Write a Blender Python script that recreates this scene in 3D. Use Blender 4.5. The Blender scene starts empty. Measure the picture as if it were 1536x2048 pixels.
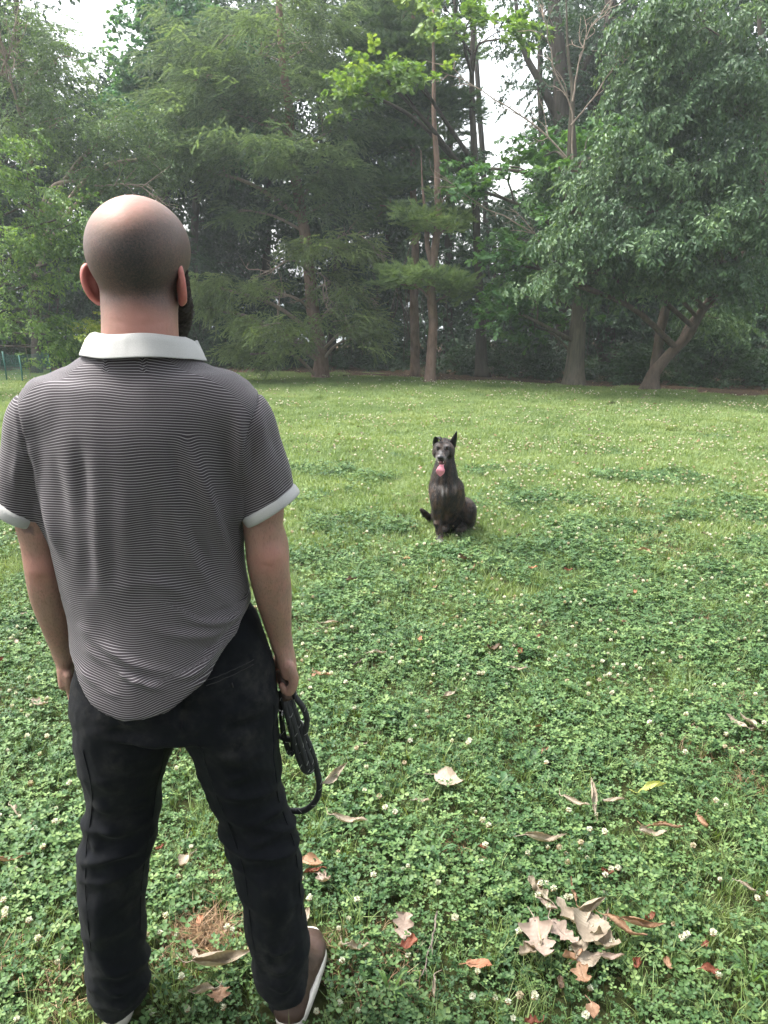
import bpy, math, random
import numpy as np
from mathutils import Vector, Euler, Matrix

R = math.radians
scene = bpy.context.scene
rng = np.random.default_rng(7)
random.seed(7)

# ---------------------------------------------------------------- camera
CAM_H, PITCH, FPX = 1.575, R(15.0), 1538.0
cam_d = bpy.data.cameras.new("camera")
cam = bpy.data.objects.new("camera", cam_d)
scene.collection.objects.link(cam)
cam.location = (0, 0, CAM_H)
cam.rotation_euler = (R(90) - PITCH, 0, 0)
cam_d.sensor_fit = 'VERTICAL'
cam_d.sensor_height = 36.0
cam_d.lens = 36.0 * FPX / 2048.0
cam_d.clip_start = 0.05
cam_d.clip_end = 2000
scene.camera = cam

# ---------------------------------------------------------------- light
SUN_EL, SUN_AZ = R(64), R(-78)          # azimuth measured from +Y towards +X
world = bpy.data.worlds.new("World")
scene.world = world
world.use_nodes = True
wn, wl = world.node_tree.nodes, world.node_tree.links
for n in list(wn):
    wn.remove(n)
sky = wn.new('ShaderNodeTexSky')
sky.sky_type = 'NISHITA'
sky.sun_disc = False
sky.sun_elevation = SUN_EL
sky.sun_rotation = SUN_AZ
sky.air_density = 1.6
sky.dust_density = 6.0
sky.ozone_density = 1.5
hs = wn.new('ShaderNodeHueSaturation')
hs.inputs['Saturation'].default_value = 0.30
bg = wn.new('ShaderNodeBackground')
bg.inputs['Strength'].default_value = 0.15
wo = wn.new('ShaderNodeOutputWorld')
wl.new(sky.outputs[0], hs.inputs['Color'])
wl.new(hs.outputs[0], bg.inputs['Color'])
wl.new(bg.outputs[0], wo.inputs['Surface'])

sun_d = bpy.data.lights.new("sun", 'SUN')
sun_d.energy = 1.5
sun_d.angle = R(15)
sun_d.color = (1.0, 0.96, 0.89)
sun = bpy.data.objects.new("sun", sun_d)
scene.collection.objects.link(sun)
sdir = Vector((math.sin(SUN_AZ) * math.cos(SUN_EL), math.cos(SUN_AZ) * math.cos(SUN_EL), math.sin(SUN_EL)))
sun.rotation_euler = sdir.to_track_quat('Z', 'Y').to_euler()
sun.location = (0, 0, 30)

scene.view_settings.view_transform = 'Standard'
scene.view_settings.look = 'None'
scene.view_settings.gamma = 1.0
scene.view_settings.exposure = 2.08
scene.render.engine = 'CYCLES'
cy = scene.cycles
cy.use_denoising = True
try:
    cy.denoiser = 'OPENIMAGEDENOISE'
except Exception:
    pass
cy.max_bounces = 6
cy.diffuse_bounces = 3
cy.glossy_bounces = 2
cy.transmission_bounces = 4
cy.transparent_max_bounces = 8
cy.volume_bounces = 1
cy.use_adaptive_sampling = True
cy.adaptive_threshold = 0.02

# ---------------------------------------------------------------- helpers
def W(px, py, Y):
    """point of the place at forward distance Y that the photograph shows at (px, py)"""
    a = (px - 768) / FPX
    b = (1024 - py) / FPX
    dy = math.cos(PITCH) + b * math.sin(PITCH)
    dz = -math.sin(PITCH) + b * math.cos(PITCH)
    t = Y / dy
    return np.array((a * t, Y, CAM_H + dz * t))

def MPP(py, Y):
    """metres per photo pixel there"""
    b = (1024 - py) / FPX
    return Y / (math.cos(PITCH) + b * math.sin(PITCH)) / FPX

def GY(py):
    return CAM_H / math.tan(PITCH + math.atan((py - 1024) / FPX))

def G(px, py, z=0.0):
    p = W(px, py, GY(py)); p[2] = z
    return p

def tag(o, label=None, cat=None, group=None, kind=None):
    if label: o['label'] = label
    if cat: o['category'] = cat
    if group: o['group'] = group
    if kind: o['kind'] = kind
    return o

def empty(name, loc, label=None, cat=None, group=None, rz=0.0):
    o = bpy.data.objects.new(name, None)
    o.location = loc
    o.rotation_euler = (0, 0, rz)
    o.empty_display_size = 0.1
    scene.collection.objects.link(o)
    return tag(o, label, cat, group)

def link(name, me, parent=None, mat=None, world_space=True):
    o = bpy.data.objects.new(name, me)
    scene.collection.objects.link(o)
    if mat is not None and len(me.materials) == 0:
        me.materials.append(mat)
    if parent is not None:
        o.parent = parent
        if world_space:
            M = Matrix.Translation(parent.location) @ parent.rotation_euler.to_matrix().to_4x4()
            if parent.parent is not None:
                M = Matrix.Translation(parent.parent.location) @ parent.parent.rotation_euler.to_matrix().to_4x4() @ parent.matrix_parent_inverse @ M
            o.matrix_parent_inverse = M.inverted()
    return o

def mesh_np(name, V, F, smooth=True):
    """V (n,3); F (m,k) index array, or a list of such arrays"""
    me = bpy.data.meshes.new(name)
    Fs = F if isinstance(F, list) else [F]
    Fs = [np.asarray(f, dtype=np.int32) for f in Fs if len(f)]
    V = np.asarray(V, dtype=np.float32)
    me.vertices.add(len(V))
    me.vertices.foreach_set('co', V.ravel())
    nl = sum(f.size for f in Fs)
    npoly = sum(len(f) for f in Fs)
    me.loops.add(nl)
    me.polygons.add(npoly)
    me.loops.foreach_set('vertex_index', np.concatenate([f.ravel() for f in Fs]))
    tot = np.concatenate([np.full(len(f), f.shape[1], dtype=np.int32) for f in Fs])
    st = np.concatenate([[0], np.cumsum(tot)[:-1]]).astype(np.int32)
    me.polygons.foreach_set('loop_start', st)
    try:
        me.polygons.foreach_set('loop_total', tot)
    except Exception:
        pass
    me.update(calc_edges=True)
    me.validate()
    if smooth:
        me.polygons.foreach_set('use_smooth', np.ones(len(me.polygons), dtype=bool))
    return me

def attr(me, name, kind, data):
    a = me.attributes.new(name, kind, 'POINT')
    key = {'FLOAT': 'value', 'INT': 'value', 'FLOAT_VECTOR': 'vector', 'FLOAT_COLOR': 'color'}[kind]
    a.data.foreach_set(key, np.asarray(data, dtype=np.int32 if kind == 'INT' else np.float32).ravel())

class Acc:
    """collects vertices and faces of one mesh"""
    def __init__(self):
        self.V = []; self.T = []; self.Q = []; self.n = 0
        self.A = []
    def add(self, V, T=None, Q=None, a=None):
        V = np.asarray(V, dtype=np.float32)
        self.V.append(V)
        if T is not None and len(T): self.T.append(np.asarray(T) + self.n)
        if Q is not None and len(Q): self.Q.append(np.asarray(Q) + self.n)
        if a is not None: self.A.append(np.broadcast_to(np.asarray(a, dtype=np.float32), (len(V),)).copy())
        self.n += len(V)
    def mesh(self, name, smooth=True):
        F = []
        if self.T: F.append(np.concatenate(self.T))
        if self.Q: F.append(np.concatenate(self.Q))
        me = mesh_np(name, np.concatenate(self.V), F, smooth)
        if self.A: attr(me, 'tint', 'FLOAT', np.concatenate(self.A))
        return me

def catmull(P, n):
    """resample control rows P (k,d) to n rows"""
    P = np.asarray(P, float)
    k = len(P)
    if k == 2:
        t = np.linspace(0, 1, n)[:, None]
        return P[0] * (1 - t) + P[1] * t
    E = np.vstack([2 * P[0] - P[1], P, 2 * P[-1] - P[-2]])
    u = np.linspace(0, k - 1 - 1e-9, n)
    i = u.astype(int); t = (u - i)[:, None]
    p0, p1, p2, p3 = E[i], E[i + 1], E[i + 2], E[i + 3]
    return 0.5 * (2 * p1 + (p2 - p0) * t + (2 * p0 - 5 * p1 + 4 * p2 - p3) * t**2 + (3 * p1 - p0 - 3 * p2 + p3) * t**3)

def tube(acc, P, r, sides=8, a=None, cap=True, rough=0.0, seed=0):
    P = np.asarray(P, float); n = len(P)
    r = np.broadcast_to(np.asarray(r, float), (n,))
    T = np.gradient(P, axis=0)
    T /= np.linalg.norm(T, axis=1)[:, None] + 1e-9
    ref = np.array((0, 0, 1.0)) if abs(T[0][2]) < 0.8 else np.array((1.0, 0, 0))
    U = np.cross(T, ref); U /= np.linalg.norm(U, axis=1)[:, None] + 1e-9
    B = np.cross(T, U)
    th = np.linspace(0, 2 * np.pi, sides, endpoint=False)
    rr = r[:, None] * np.ones((1, sides))
    if rough > 0:
        g = np.random.default_rng(seed)
        ph = g.uniform(0, 6.28, 6); s = np.linspace(0, n, n)[:, None]
        w = sum(np.sin(th[None] * (k + 2) + s * (0.15 + 0.13 * k) + ph[k]) for k in range(5)) / 3.0
        rr = rr * (1 + rough * w)
    V = P[:, None] + rr[..., None] * (np.cos(th)[None, :, None] * U[:, None] + np.sin(th)[None, :, None] * B[:, None])
    idx = np.arange(n * sides).reshape(n, sides)
    nx = np.roll(idx, -1, axis=1)
    Q = np.stack([idx[:-1], nx[:-1], nx[1:], idx[1:]], -1).reshape(-1, 4)
    V = V.reshape(-1, 3); Tq = []
    if cap:
        V = np.vstack([V, P[0], P[-1]])
        c0, c1 = n * sides, n * sides + 1
        Tq = np.vstack([np.stack([nx[0], idx[0], np.full(sides, c0)], -1), np.stack([idx[-1], nx[-1], np.full(sides, c1)], -1)])
    acc.add(V, Tq, Q, a)

def wav(P, freq, seed, octaves=3):
    """smooth noise in about -1..1 from sums of plane waves"""
    g = np.random.default_rng(seed)
    out = np.zeros(len(P)); amp = 1.0; tot = 0
    for o in range(octaves):
        for _ in range(5):
            d = g.normal(size=P.shape[1]); d *= freq * 2 * np.pi / np.linalg.norm(d) * g.uniform(.6, 1.4)
            out += amp * np.sin(P @ d + g.uniform(0, 6.28))
        tot += amp * 5 ** .5; amp *= .55; freq *= 2.1
    return out / tot

# ---------------------------------------------------------------- materials
class NT:
    def __init__(self, name):
        self.m = bpy.data.materials.new(name)
        self.m.use_nodes = True
        self.n, self.l = self.m.node_tree.nodes, self.m.node_tree.links
        for x in list(self.n): self.n.remove(x)
        self.out = self.n.new('ShaderNodeOutputMaterial')
    def node(self, t, **kw):
        x = self.n.new(t)
        for k, v in kw.items():
            if k in x.inputs: pass
            setattr(x, k, v)
        return x
    def L(self, a, b): self.l.new(a, b)
    def noise(self, scale, detail=3, vec=None, rough=.55):
        x = self.n.new('ShaderNodeTexNoise'); x.inputs['Scale'].default_value = scale
        x.inputs['Detail'].default_value = detail; x.inputs['Roughness'].default_value = rough
        if vec is not None: self.L(vec, x.inputs['Vector'])
        return x.outputs['Fac']
    def ramp(self, fac, stops):
        x = self.n.new('ShaderNodeValToRGB')
        e = x.color_ramp.elements
        while len(e) > 1: e.remove(e[-1])
        e[0].position = stops[0][0]; e[0].color = (*stops[0][1], 1)
        for p, c in stops[1:]:
            k = e.new(p); k.color = (*c, 1)
        self.L(fac, x.inputs['Fac'])
        return x.outputs['Color']
    def math(self, op, a, b=None, c=None):
        x = self.n.new('ShaderNodeMath'); x.operation = op
        for i, v in enumerate((a, b, c)):
            if v is None: continue
            if hasattr(v, 'is_linked'): self.L(v, x.inputs[i])
            else: x.inputs[i].default_value = v
        return x.outputs[0]
    def mix(self, fac, a, b, mode='MIX'):
        x = self.n.new('ShaderNodeMix'); x.data_type = 'RGBA'; x.blend_type = mode
        for s, v in ((x.inputs[0], fac), (x.inputs[6], a), (x.inputs[7], b)):
            if hasattr(v, 'is_linked'): self.L(v, s)
            elif isinstance(v, tuple): s.default_value = (*v, 1) if len(v) == 3 else v
            else: s.default_value = v
        return x.outputs[2]
    def attr(self, name):
        x = self.n.new('ShaderNodeAttribute'); x.attribute_name = name
        return x
    def pos(self):
        return self.n.new('ShaderNodeNewGeometry').outputs['Position']
    def objco(self):
        return self.n.new('ShaderNodeTexCoord').outputs['Object']
    def principled(self, col, rough=.7, spec=.3, bump=None, bstr=.3, bdist=.005, sss=None, transl=None, sheen=0):
        p = self.n.new('ShaderNodeBsdfPrincipled')
        if hasattr(col, 'is_linked'): self.L(col, p.inputs['Base Color'])
        else: p.inputs['Base Color'].default_value = (*col, 1)
        if hasattr(rough, 'is_linked'): self.L(rough, p.inputs['Roughness'])
        else: p.inputs['Roughness'].default_value = rough
        p.inputs['Specular IOR Level'].default_value = spec
        if sheen: p.inputs['Sheen Weight'].default_value = sheen
        if sss:
            p.inputs['Subsurface Weight'].default_value = sss
            p.inputs['Subsurface Radius'].default_value = (.012, .004, .002)
            p.inputs['Subsurface Scale'].default_value = 1.0
        if bump is not None:
            b = self.n.new('ShaderNodeBump'); b.inputs['Strength'].default_value = bstr
            b.inputs['Distance'].default_value = bdist
            self.L(bump, b.inputs['Height']); self.L(b.outputs[0], p.inputs['Normal'])
        sh = p.outputs[0]
        if transl:
            tr = self.n.new('ShaderNodeBsdfTranslucent')
            if hasattr(col, 'is_linked'):
                tc = self.mix(1.0, col, (1.5, 1.45, .6), 'MULTIPLY'); self.L(tc, tr.inputs[0])
            else: tr.inputs[0].default_value = (*col, 1)
            ms = self.n.new('ShaderNodeMixShader'); ms.inputs[0].default_value = transl
            self.L(p.outputs[0], ms.inputs[1]); self.L(tr.outputs[0], ms.inputs[2]); sh = ms.outputs[0]
        self.L(sh, self.out.inputs['Surface'])
        return self.m

def leaf_mat(name, dark, mid, light, transl=.3, rough=.5, spec=.35, patch=.9):
    t = NT(name)
    oi = t.n.new('ShaderNodeObjectInfo').outputs['Random']
    a = t.attr('tint').outputs['Fac']
    big = t.noise(patch, 2, t.pos())
    f = t.math('ADD', t.math('MULTIPLY', oi, .35), t.math('MULTIPLY', a, .35))
    f = t.math('ADD', f, t.math('MULTIPLY', t.math('SUBTRACT', big, .35), 1.0))
    c = t.ramp(f, [(.05, dark), (.45, mid), (.95, light)])
    return t.principled(c, rough, spec, transl=transl)

def plain(name, c1, c2, scale=8, rough=.8, spec=.2, bscale=60, bstr=.3, bdist=.004):
    t = NT(name)
    co = t.objco()
    c = t.ramp(t.noise(scale, 4, co), [(.3, c1), (.7, c2)])
    return t.principled(c, rough, spec, bump=t.noise(bscale, 4, co), bstr=bstr, bdist=bdist)

def bark_mat(name, c1, c2, c3=None, vs=.18, sc=14):
    t = NT(name)
    co = t.pos()
    mp = t.n.new('ShaderNodeMapping'); mp.inputs['Scale'].default_value = (1, 1, vs)
    t.L(co, mp.inputs['Vector'])
    n1 = t.noise(sc, 6, mp.outputs[0], .65)
    n2 = t.noise(2.2, 3, co)
    c = t.ramp(n1, [(.3, c1), (.62, c2)])
    c = t.mix(t.math('MULTIPLY', n2, .7), c, c3 or tuple(.6 * x for x in c2))
    return t.principled(c, .9, .1, bump=n1, bstr=.8, bdist=.02)

# ---------------------------------------------------------------- scattering
def proto_col(name, meshes):
    col = bpy.data.collections.new(name)
    for i, me in enumerate(meshes):
        o = bpy.data.objects.new('%s_%02d' % (name, i), me)
        col.objects.link(o)
    return col

def scatter(name, col, P, rot, scl, idx, parent=None):
    """one object: the collection's meshes strewn on the points P"""
    n = len(P)
    o = parent
    off = np.zeros(3)
    if parent is not None:
        off = np.array(parent.location)
    me = bpy.data.meshes.new(name)
    me.vertices.add(n)
    me.vertices.foreach_set('co', (np.asarray(P) - off).astype(np.float32).ravel())
    attr(me, 'rot', 'FLOAT_VECTOR', rot)
    s = np.asarray(scl, float)
    if s.ndim == 1: s = np.repeat(s[:, None], 3, 1)
    attr(me, 'scl', 'FLOAT_VECTOR', s)
    attr(me, 'idx', 'INT', idx)
    ob = bpy.data.objects.new(name, me)
    scene.collection.objects.link(ob)
    if parent is not None: ob.parent = parent
    ng = bpy.data.node_groups.new(name + '_scatter', 'GeometryNodeTree')
    ng.interface.new_socket('Geometry', in_out='INPUT', socket_type='NodeSocketGeometry')
    ng.interface.new_socket('Geometry', in_out='OUTPUT', socket_type='NodeSocketGeometry')
    N, L = ng.nodes, ng.links
    gi, go = N.new('NodeGroupInput'), N.new('NodeGroupOutput')
    ci = N.new('GeometryNodeCollectionInfo')
    ci.inputs['Collection'].default_value = col
    ci.inputs['Separate Children'].default_value = True
    ci.inputs['Reset Children'].default_value = True
    ip = N.new('GeometryNodeInstanceOnPoints')
    ip.inputs['Pick Instance'].default_value = True
    def na(nm, dt):
        x = N.new('GeometryNodeInputNamedAttribute'); x.data_type = dt; x.inputs['Name'].default_value = nm
        return x.outputs['Attribute']
    er = N.new('FunctionNodeEulerToRotation')
    L.new(na('rot', 'FLOAT_VECTOR'), er.inputs[0])
    L.new(gi.outputs[0], ip.inputs['Points'])
    L.new(ci.outputs[0], ip.inputs['Instance'])
    L.new(na('idx', 'INT'), ip.inputs['Instance Index'])
    L.new(er.outputs[0], ip.inputs['Rotation'])
    L.new(na('scl', 'FLOAT_VECTOR'), ip.inputs['Scale'])
    L.new(ip.outputs[0], go.inputs[0])
    md = ob.modifiers.new('scatter', 'NODES')
    md.node_group = ng
    return ob
# ================================================================ GROUND
def edgeY(x):
    """forward distance of the wood's edge at x: farther on the left"""
    return np.interp(x, [-14, -6, -1, 1.2, 4, 6.5, 14], [19.2, 19.2, 18.6, 17.2, 15.8, 14.0, 12.6])

def ground_mat():
    t = NT('lawn_soil')
    p = t.pos()
    n1 = t.noise(1.3, 4, p); n2 = t.noise(38, 4, p)
    c = t.ramp(n2, [(.3, (.012, .014, .006)), (.55, (.028, .032, .012)), (.75, (.075, .060, .034))])
    c = t.mix(t.math('MULTIPLY', n1, .35), c, (.035, .05, .015))
    return t.principled(c, .95, .05, bump=n2, bstr=.6, bdist=.01)

gm = ground_mat()
nx, ny = 90, 120
gx = np.linspace(-1, 1, nx); gx = np.sign(gx) * np.abs(gx) ** 2.2 * 150
gy = np.concatenate([np.linspace(-50, 0, 20), np.linspace(.3, 26, 70), np.linspace(30, 200, 20)])
X, Yg = np.meshgrid(gx, gy)
Z = np.zeros_like(X)
Vg = np.stack([X, Yg, Z], -1).reshape(-1, 3)
ii = np.arange(len(Vg)).reshape(len(gy), nx)
Qg = np.stack([ii[:-1, :-1], ii[:-1, 1:], ii[1:, 1:], ii[1:, :-1]], -1).reshape(-1, 4)
ground = link('ground', mesh_np('ground', Vg, Qg), None, gm)
tag(ground, 'lawn soil under the grass and clover', kind='structure')

# bare forest floor under the trees
tf = NT('forest_floor')
p = tf.pos()
nn = tf.noise(30, 5, p)
cf = tf.ramp(nn, [(.3, (.030, .022, .014)), (.55, (.075, .050, .032)), (.75, (.15, .10, .065))])
ffm = tf.principled(cf, .95, .05, bump=nn, bstr=.8, bdist=.02)
xs = np.linspace(-30, 30, 181)
rows = []
ef = edgeY(xs) + 0.15 * np.sin(xs * 2.3) + .1 * np.sin(xs * 5.1)
for k, dy in enumerate(np.concatenate([np.linspace(0, 3, 14), np.linspace(3.6, 40, 14)])):
    rows.append(np.stack([xs, ef - .25 + dy, np.full_like(xs, .004) + (0.02 * np.sin(xs * 1.7 + k) + .02 if k else 0)], -1))
Vf = np.array(rows).reshape(-1, 3); ii = np.arange(len(Vf)).reshape(len(rows), len(xs))
Qf = np.stack([ii[:-1, :-1], ii[:-1, 1:], ii[1:, 1:], ii[1:, :-1]], -1).reshape(-1, 4)
tag(link('woodland_floor', mesh_np('woodland_floor', Vf, Qf), None, ffm), 'bare brown leaf mould under the trees', kind='structure')

# pale water glimpsed behind the wood
tw = NT('pond_water')
wm = tw.principled((.35, .40, .42), .12, .5, bump=tw.noise(6, 3, tw.pos()), bstr=.15, bdist=.02)
xs = np.linspace(-60, 60, 60); ys = np.linspace(0, 70, 20)
Vw = np.array([[x, 33 + y + 2.5 * math.sin(x * .12) * (y == 0), .06] for y in ys for x in xs])
ii = np.arange(len(Vw)).reshape(len(ys), len(xs))
Qw = np.stack([ii[:-1, :-1], ii[:-1, 1:], ii[1:, 1:], ii[1:, :-1]], -1).reshape(-1, 4)
tag(link('water', mesh_np('water', Vw, Qw), None, wm), 'pale still water glimpsed through gaps behind the trees', kind='structure')

# ---------------------------------------------------------------- small plants
def clover_mat():
    t = NT('clover_leaf')
    oi = t.n.new('ShaderNodeObjectInfo').outputs['Random']
    a = t.attr('tint').outputs['Fac']          # 0..1 inside a leaf, +2 for stalks
    big = t.noise(1.6, 3, t.pos())
    f = t.math('ADD', t.math('MULTIPLY', oi, .5), t.math('MULTIPLY', a, .45))
    f = t.math('ADD', f, t.math('MULTIPLY', t.math('SUBTRACT', big, .4), .7))
    c = t.ramp(f, [(.0, (.014, .040, .014)), (.4, (.034, .082, .028)), (.75, (.078, .142, .046)), (1., (.15, .22, .075))])
    return t.principled(c, .5, .24, transl=.16)
clm = clover_mat()

def clover_leaf(acc, g, base, h, yaw, tilt, size):
    """stalk and three notched leaflets"""
    lean = np.array((math.cos(yaw), math.sin(yaw), 0)) * h * g.uniform(.1, .6)
    top = base + lean + (0, 0, h)
    mid = base + lean * .3 + (0, 0, h * .55)
    s = np.array((-math.sin(yaw), math.cos(yaw), 0)) * .0009
    acc.add([base - s, base + s, mid - s, mid + s, top], [[0, 1, 3], [0, 3, 2], [2, 3, 4]], None, .15)
    nrm = np.array((math.cos(yaw) * math.sin(tilt), math.sin(yaw) * math.sin(tilt), math.cos(tilt)))
    u = np.cross(nrm, (0.3, 1, 0)); u /= np.linalg.norm(u); v = np.cross(nrm, u)
    a0 = g.uniform(0, 6.28); tn = g.uniform(.2, .9)
    for k in range(3):
        an = a0 + k * 2.094
        d = u * math.cos(an) + v * math.sin(an); w = np.cross(nrm, d)
        up = g.uniform(.05, .35)
        Lf = size * g.uniform(.85, 1.1); wd = Lf * .44
        def P(s_, t_, z): return top + d * Lf * s_ + w * wd * t_ + nrm * Lf * (z + up * s_)
        V = [P(0, 0, 0), P(.42, -.72, .10), P(.80, -.92, .12), P(1.0, -.42, .08), P(.93, 0, 0), P(1.0, .42, .08), P(.80, .92, .12), P(.42, .72, .10), P(.5, 0, -.02)]
        T = [[0, 8, 1], [1, 8, 2], [2, 8, 3], [3, 8, 4], [0, 7, 8], [7, 6, 8], [6, 5, 8], [5, 4, 8]]
        e = tn + g.uniform(-.1, .1)
        aa = np.array([e + .15, e, e - .1, e - .05, e, e - .05, e - .1, e, e + .35])
        acc.V.append(np.asarray(V, dtype=np.float32)); acc.T.append(np.asarray(T) + acc.n); acc.A.append(aa.astype(np.float32)); acc.n += 9

def clover_sprig(seed, n=9, rad=.045, big=1.0):
    g = np.random.default_rng(seed); acc = Acc()
    for _ in range(n):
        r = rad * math.sqrt(g.uniform()); th = g.uniform(0, 6.28)
        base = np.array((r * math.cos(th), r * math.sin(th), -.004))
        clover_leaf(acc, g, base, g.uniform(.018, .062), g.uniform(0, 6.28), abs(g.normal(0, .35)), g.uniform(.0085, .0145) * big)
    me = acc.mesh('clover', True); me.materials.append(clm); return me

def grass_mat(name, stops, transl=.3):
    t = NT(name)
    oi = t.n.new('ShaderNodeObjectInfo').outputs['Random']
    a = t.attr('tint').outputs['Fac']
    big = t.noise(.7, 3, t.pos())
    f = t.math('ADD', t.math('MULTIPLY', oi, .3), t.math('MULTIPLY', a, .5))
    f = t.math('ADD', f, t.math('MULTIPLY', t.math('SUBTRACT', big, .4), .6))
    return t.principled(t.ramp(f, stops), .5, .4, transl=transl)
grm = grass_mat('grass_blade', [(0., (.058, .098, .028)), (.35, (.122, .195, .060)), (.7, (.225, .285, .105)), (1.05, (.35, .32, .16))])
stm = grass_mat('straw', [(0., (.10, .06, .03)), (.5, (.24, .15, .08)), (1., (.42, .30, .17))], .1)

def blades(seed, n, rad, h0, h1, width, mat, bend=.5, name='grass'):
    g = np.random.default_rng(seed); acc = Acc()
    r = rad * np.sqrt(g.uniform(size=n)); th = g.uniform(0, 6.28, n)
    for i in range(n):
        b = np.array((r[i] * math.cos(th[i]), r[i] * math.sin(th[i]), -.003))
        h = g.uniform(h0, h1); ya = g.uniform(0, 6.28); bd = g.uniform(.1, bend) * h * 1.6
        d = np.array((math.cos(ya), math.sin(ya), 0)); s = np.array((-d[1], d[0], 0)) * width * g.uniform(.6, 1.2)
        m = b + d * bd * .35 + (0, 0, h * .6); t_ = b + d * bd + (0, 0, h * g.uniform(.8, 1))
        c = g.uniform(0, .8)
        acc.V.append(np.array([b - s, b + s, m - s * .8, m + s * .8, t_], dtype=np.float32))
        acc.T.append(np.array([[0, 1, 3], [0, 3, 2], [2, 3, 4]]) + acc.n)
        acc.A.append(np.array([c * .6, c * .6, c, c, c + .2], dtype=np.float32)); acc.n += 5
    me = acc.mesh(name, True); me.materials.append(mat); return me

near_clover = proto_col('clover_sprig', [clover_sprig(100 + i) for i in range(8)])
near_grass = proto_col('grass_tuft', [blades(200 + i, 26, .035, .025, .085, .0014, grm, .7) for i in range(6)])
straw_col = proto_col('straw_tuft', [blades(250 + i, 22, .04, .01, .05, .0012, stm, 1.2, 'straw') for i in range(4)])

def far_patch(seed, kind):
    g = np.random.default_rng(seed)
    m1 = blades(seed, 230, .17, .02, .055, .0034, grm, .6)
    return m1
far_grass = proto_col('lawn_patch', [far_patch(300 + i, 0) for i in range(5)])
far_clover = proto_col('clover_patch', [clover_sprig(400 + i, 80, .15, 1.25) for i in range(4)])

def pts_in(n, y0, y1, marg=1.25, power=1.0, side=.25):
    y = (y0 ** (power + 1) + rng.uniform(size=n) * (y1 ** (power + 1) - y0 ** (power + 1))) ** (1 / (power + 1))
    x = rng.uniform(-1, 1, n) * (y * .52 * marg + side)
    return np.stack([x, y], -1)

def clover_w(P):
    """share of clover (rest is grass): a clover carpet near the camera, mown grass far off"""
    base = np.interp(P[:, 1], [1, 3, 4.6, 6, 8, 12, 18], [.97, .82, .54, .26, .06, -.08, -.2])
    base += np.where((P[:, 0] > .4) & (P[:, 1] < 8.5), .12, 0)
    return base + .58 * wav(P, .7, 5, 3)

def put(P2, z=0.0, tilt=.15):
    n = len(P2)
    P = np.column_stack([P2, np.full(n, z)])
    rot = np.column_stack([rng.normal(0, tilt, n), rng.normal(0, tilt, n), rng.uniform(0, 6.283, n)])
    return P, rot

def seg_near(P, a, b, r):
    a = np.array(a); b = np.array(b); d = b - a
    t = np.clip(((P - a) @ d) / (d @ d), 0, 1)
    return np.linalg.norm(P - a - t[:, None] * d, axis=1) < r

def bare(P):
    """worn straw spot, ground under the man's shoes and under the dog"""
    d1 = np.hypot(P[:, 0] - (-.455), (P[:, 1] - 1.62) * 1.0)
    return (d1 < .085) | seg_near(P, (-.212, 1.36), (-.190, 1.60), .060) | seg_near(P, (-.592, 1.38), (-.690, 1.62), .060) | seg_near(P, (.375, 5.0), (.40, 5.12), .05) | seg_near(P, (.44, 5.25), (.52, 5.5), .12)

# near clover carpet
P2 = pts_in(36000, .3, 7.5, power=.35, side=1.1)
w = clover_w(P2)
keep = (w > rng.uniform(.25, .75, len(P2))) & ~bare(P2)
Pc = P2[keep]
P, rot = put(Pc)
sc = rng.uniform(.7, 1.2, len(P)) * np.interp(P[:, 1], [1, 3, 7], [.92, 1.0, 1.25]) * (1 + .22 * wav(P[:, :2], 1.3, 8, 2))
tag(scatter('clover_carpet', near_clover, P, rot, sc, rng.integers(0, 8, len(P))), 'white clover leaves carpeting the near lawn', kind='stuff')

# near grass between the clover
P2 = pts_in(25000, .3, 8.0, power=.35, side=1.1)
w = clover_w(P2)
keep = (w < rng.uniform(.25, 1.5, len(P2))) & ~bare(P2)
P, rot = put(P2[keep])
tag(scatter('grass', near_grass, P, rot, rng.uniform(.6, 1.15, len(P)), rng.integers(0, 6, len(P))), 'thin grass blades between the clover', kind='stuff')

# dry straw in worn spots
P2 = pts_in(5200, 1.05, 7.0, power=.4)
k = wav(P2, .8, 11, 2) > .62
Pa = P2[k]
gs = np.stack([-.455 + rng.normal(0, .05, 70), 1.62 + rng.normal(0, .045, 70)], -1)
P, rot = put(np.vstack([Pa, gs]))
tag(scatter('dry_straw', straw_col, P, rot, rng.uniform(.6, 1.3, len(P)), rng.integers(0, 4, len(P))), 'reddish dry straw in worn spots of the lawn', kind='stuff')

# far lawn
P2 = pts_in(27000, 3.6, 19.8, marg=1.5, power=.8, side=2.5)
P2 = P2[((P2[:, 1] > 5.8) | (clover_w(P2) < rng.uniform(-.1, .75, len(P2)) * (P2[:, 1] - 2.6) / 3)) & ~bare(P2)]
P2 = P2[P2[:, 1] < edgeY(P2[:, 0]) + .05 - .9 * np.clip(wav(P2, .6, 3, 2), -.5, 1)]
P, rot = put(P2, tilt=.06)
tag(scatter('mown_grass', far_grass, P, rot, rng.uniform(.7, 1.2, len(P)), rng.integers(0, 5, len(P))), 'bright mown grass across the far lawn', kind='stuff')
P2 = pts_in(9000, 5.6, 14.5, marg=1.4, power=.5, side=2)
P2 = P2[~bare(P2) & (clover_w(P2) > rng.uniform(.5, .95, len(P2))) & (P2[:, 1] < edgeY(P2[:, 0]) - .3)]
P, rot = put(P2, -.016, tilt=.06)
tag(scatter('clover_patches', far_clover, P, rot, rng.uniform(.7, 1.1, len(P)), rng.integers(0, 4, len(P))), 'patches of clover in the middle of the lawn', kind='stuff')

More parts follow.
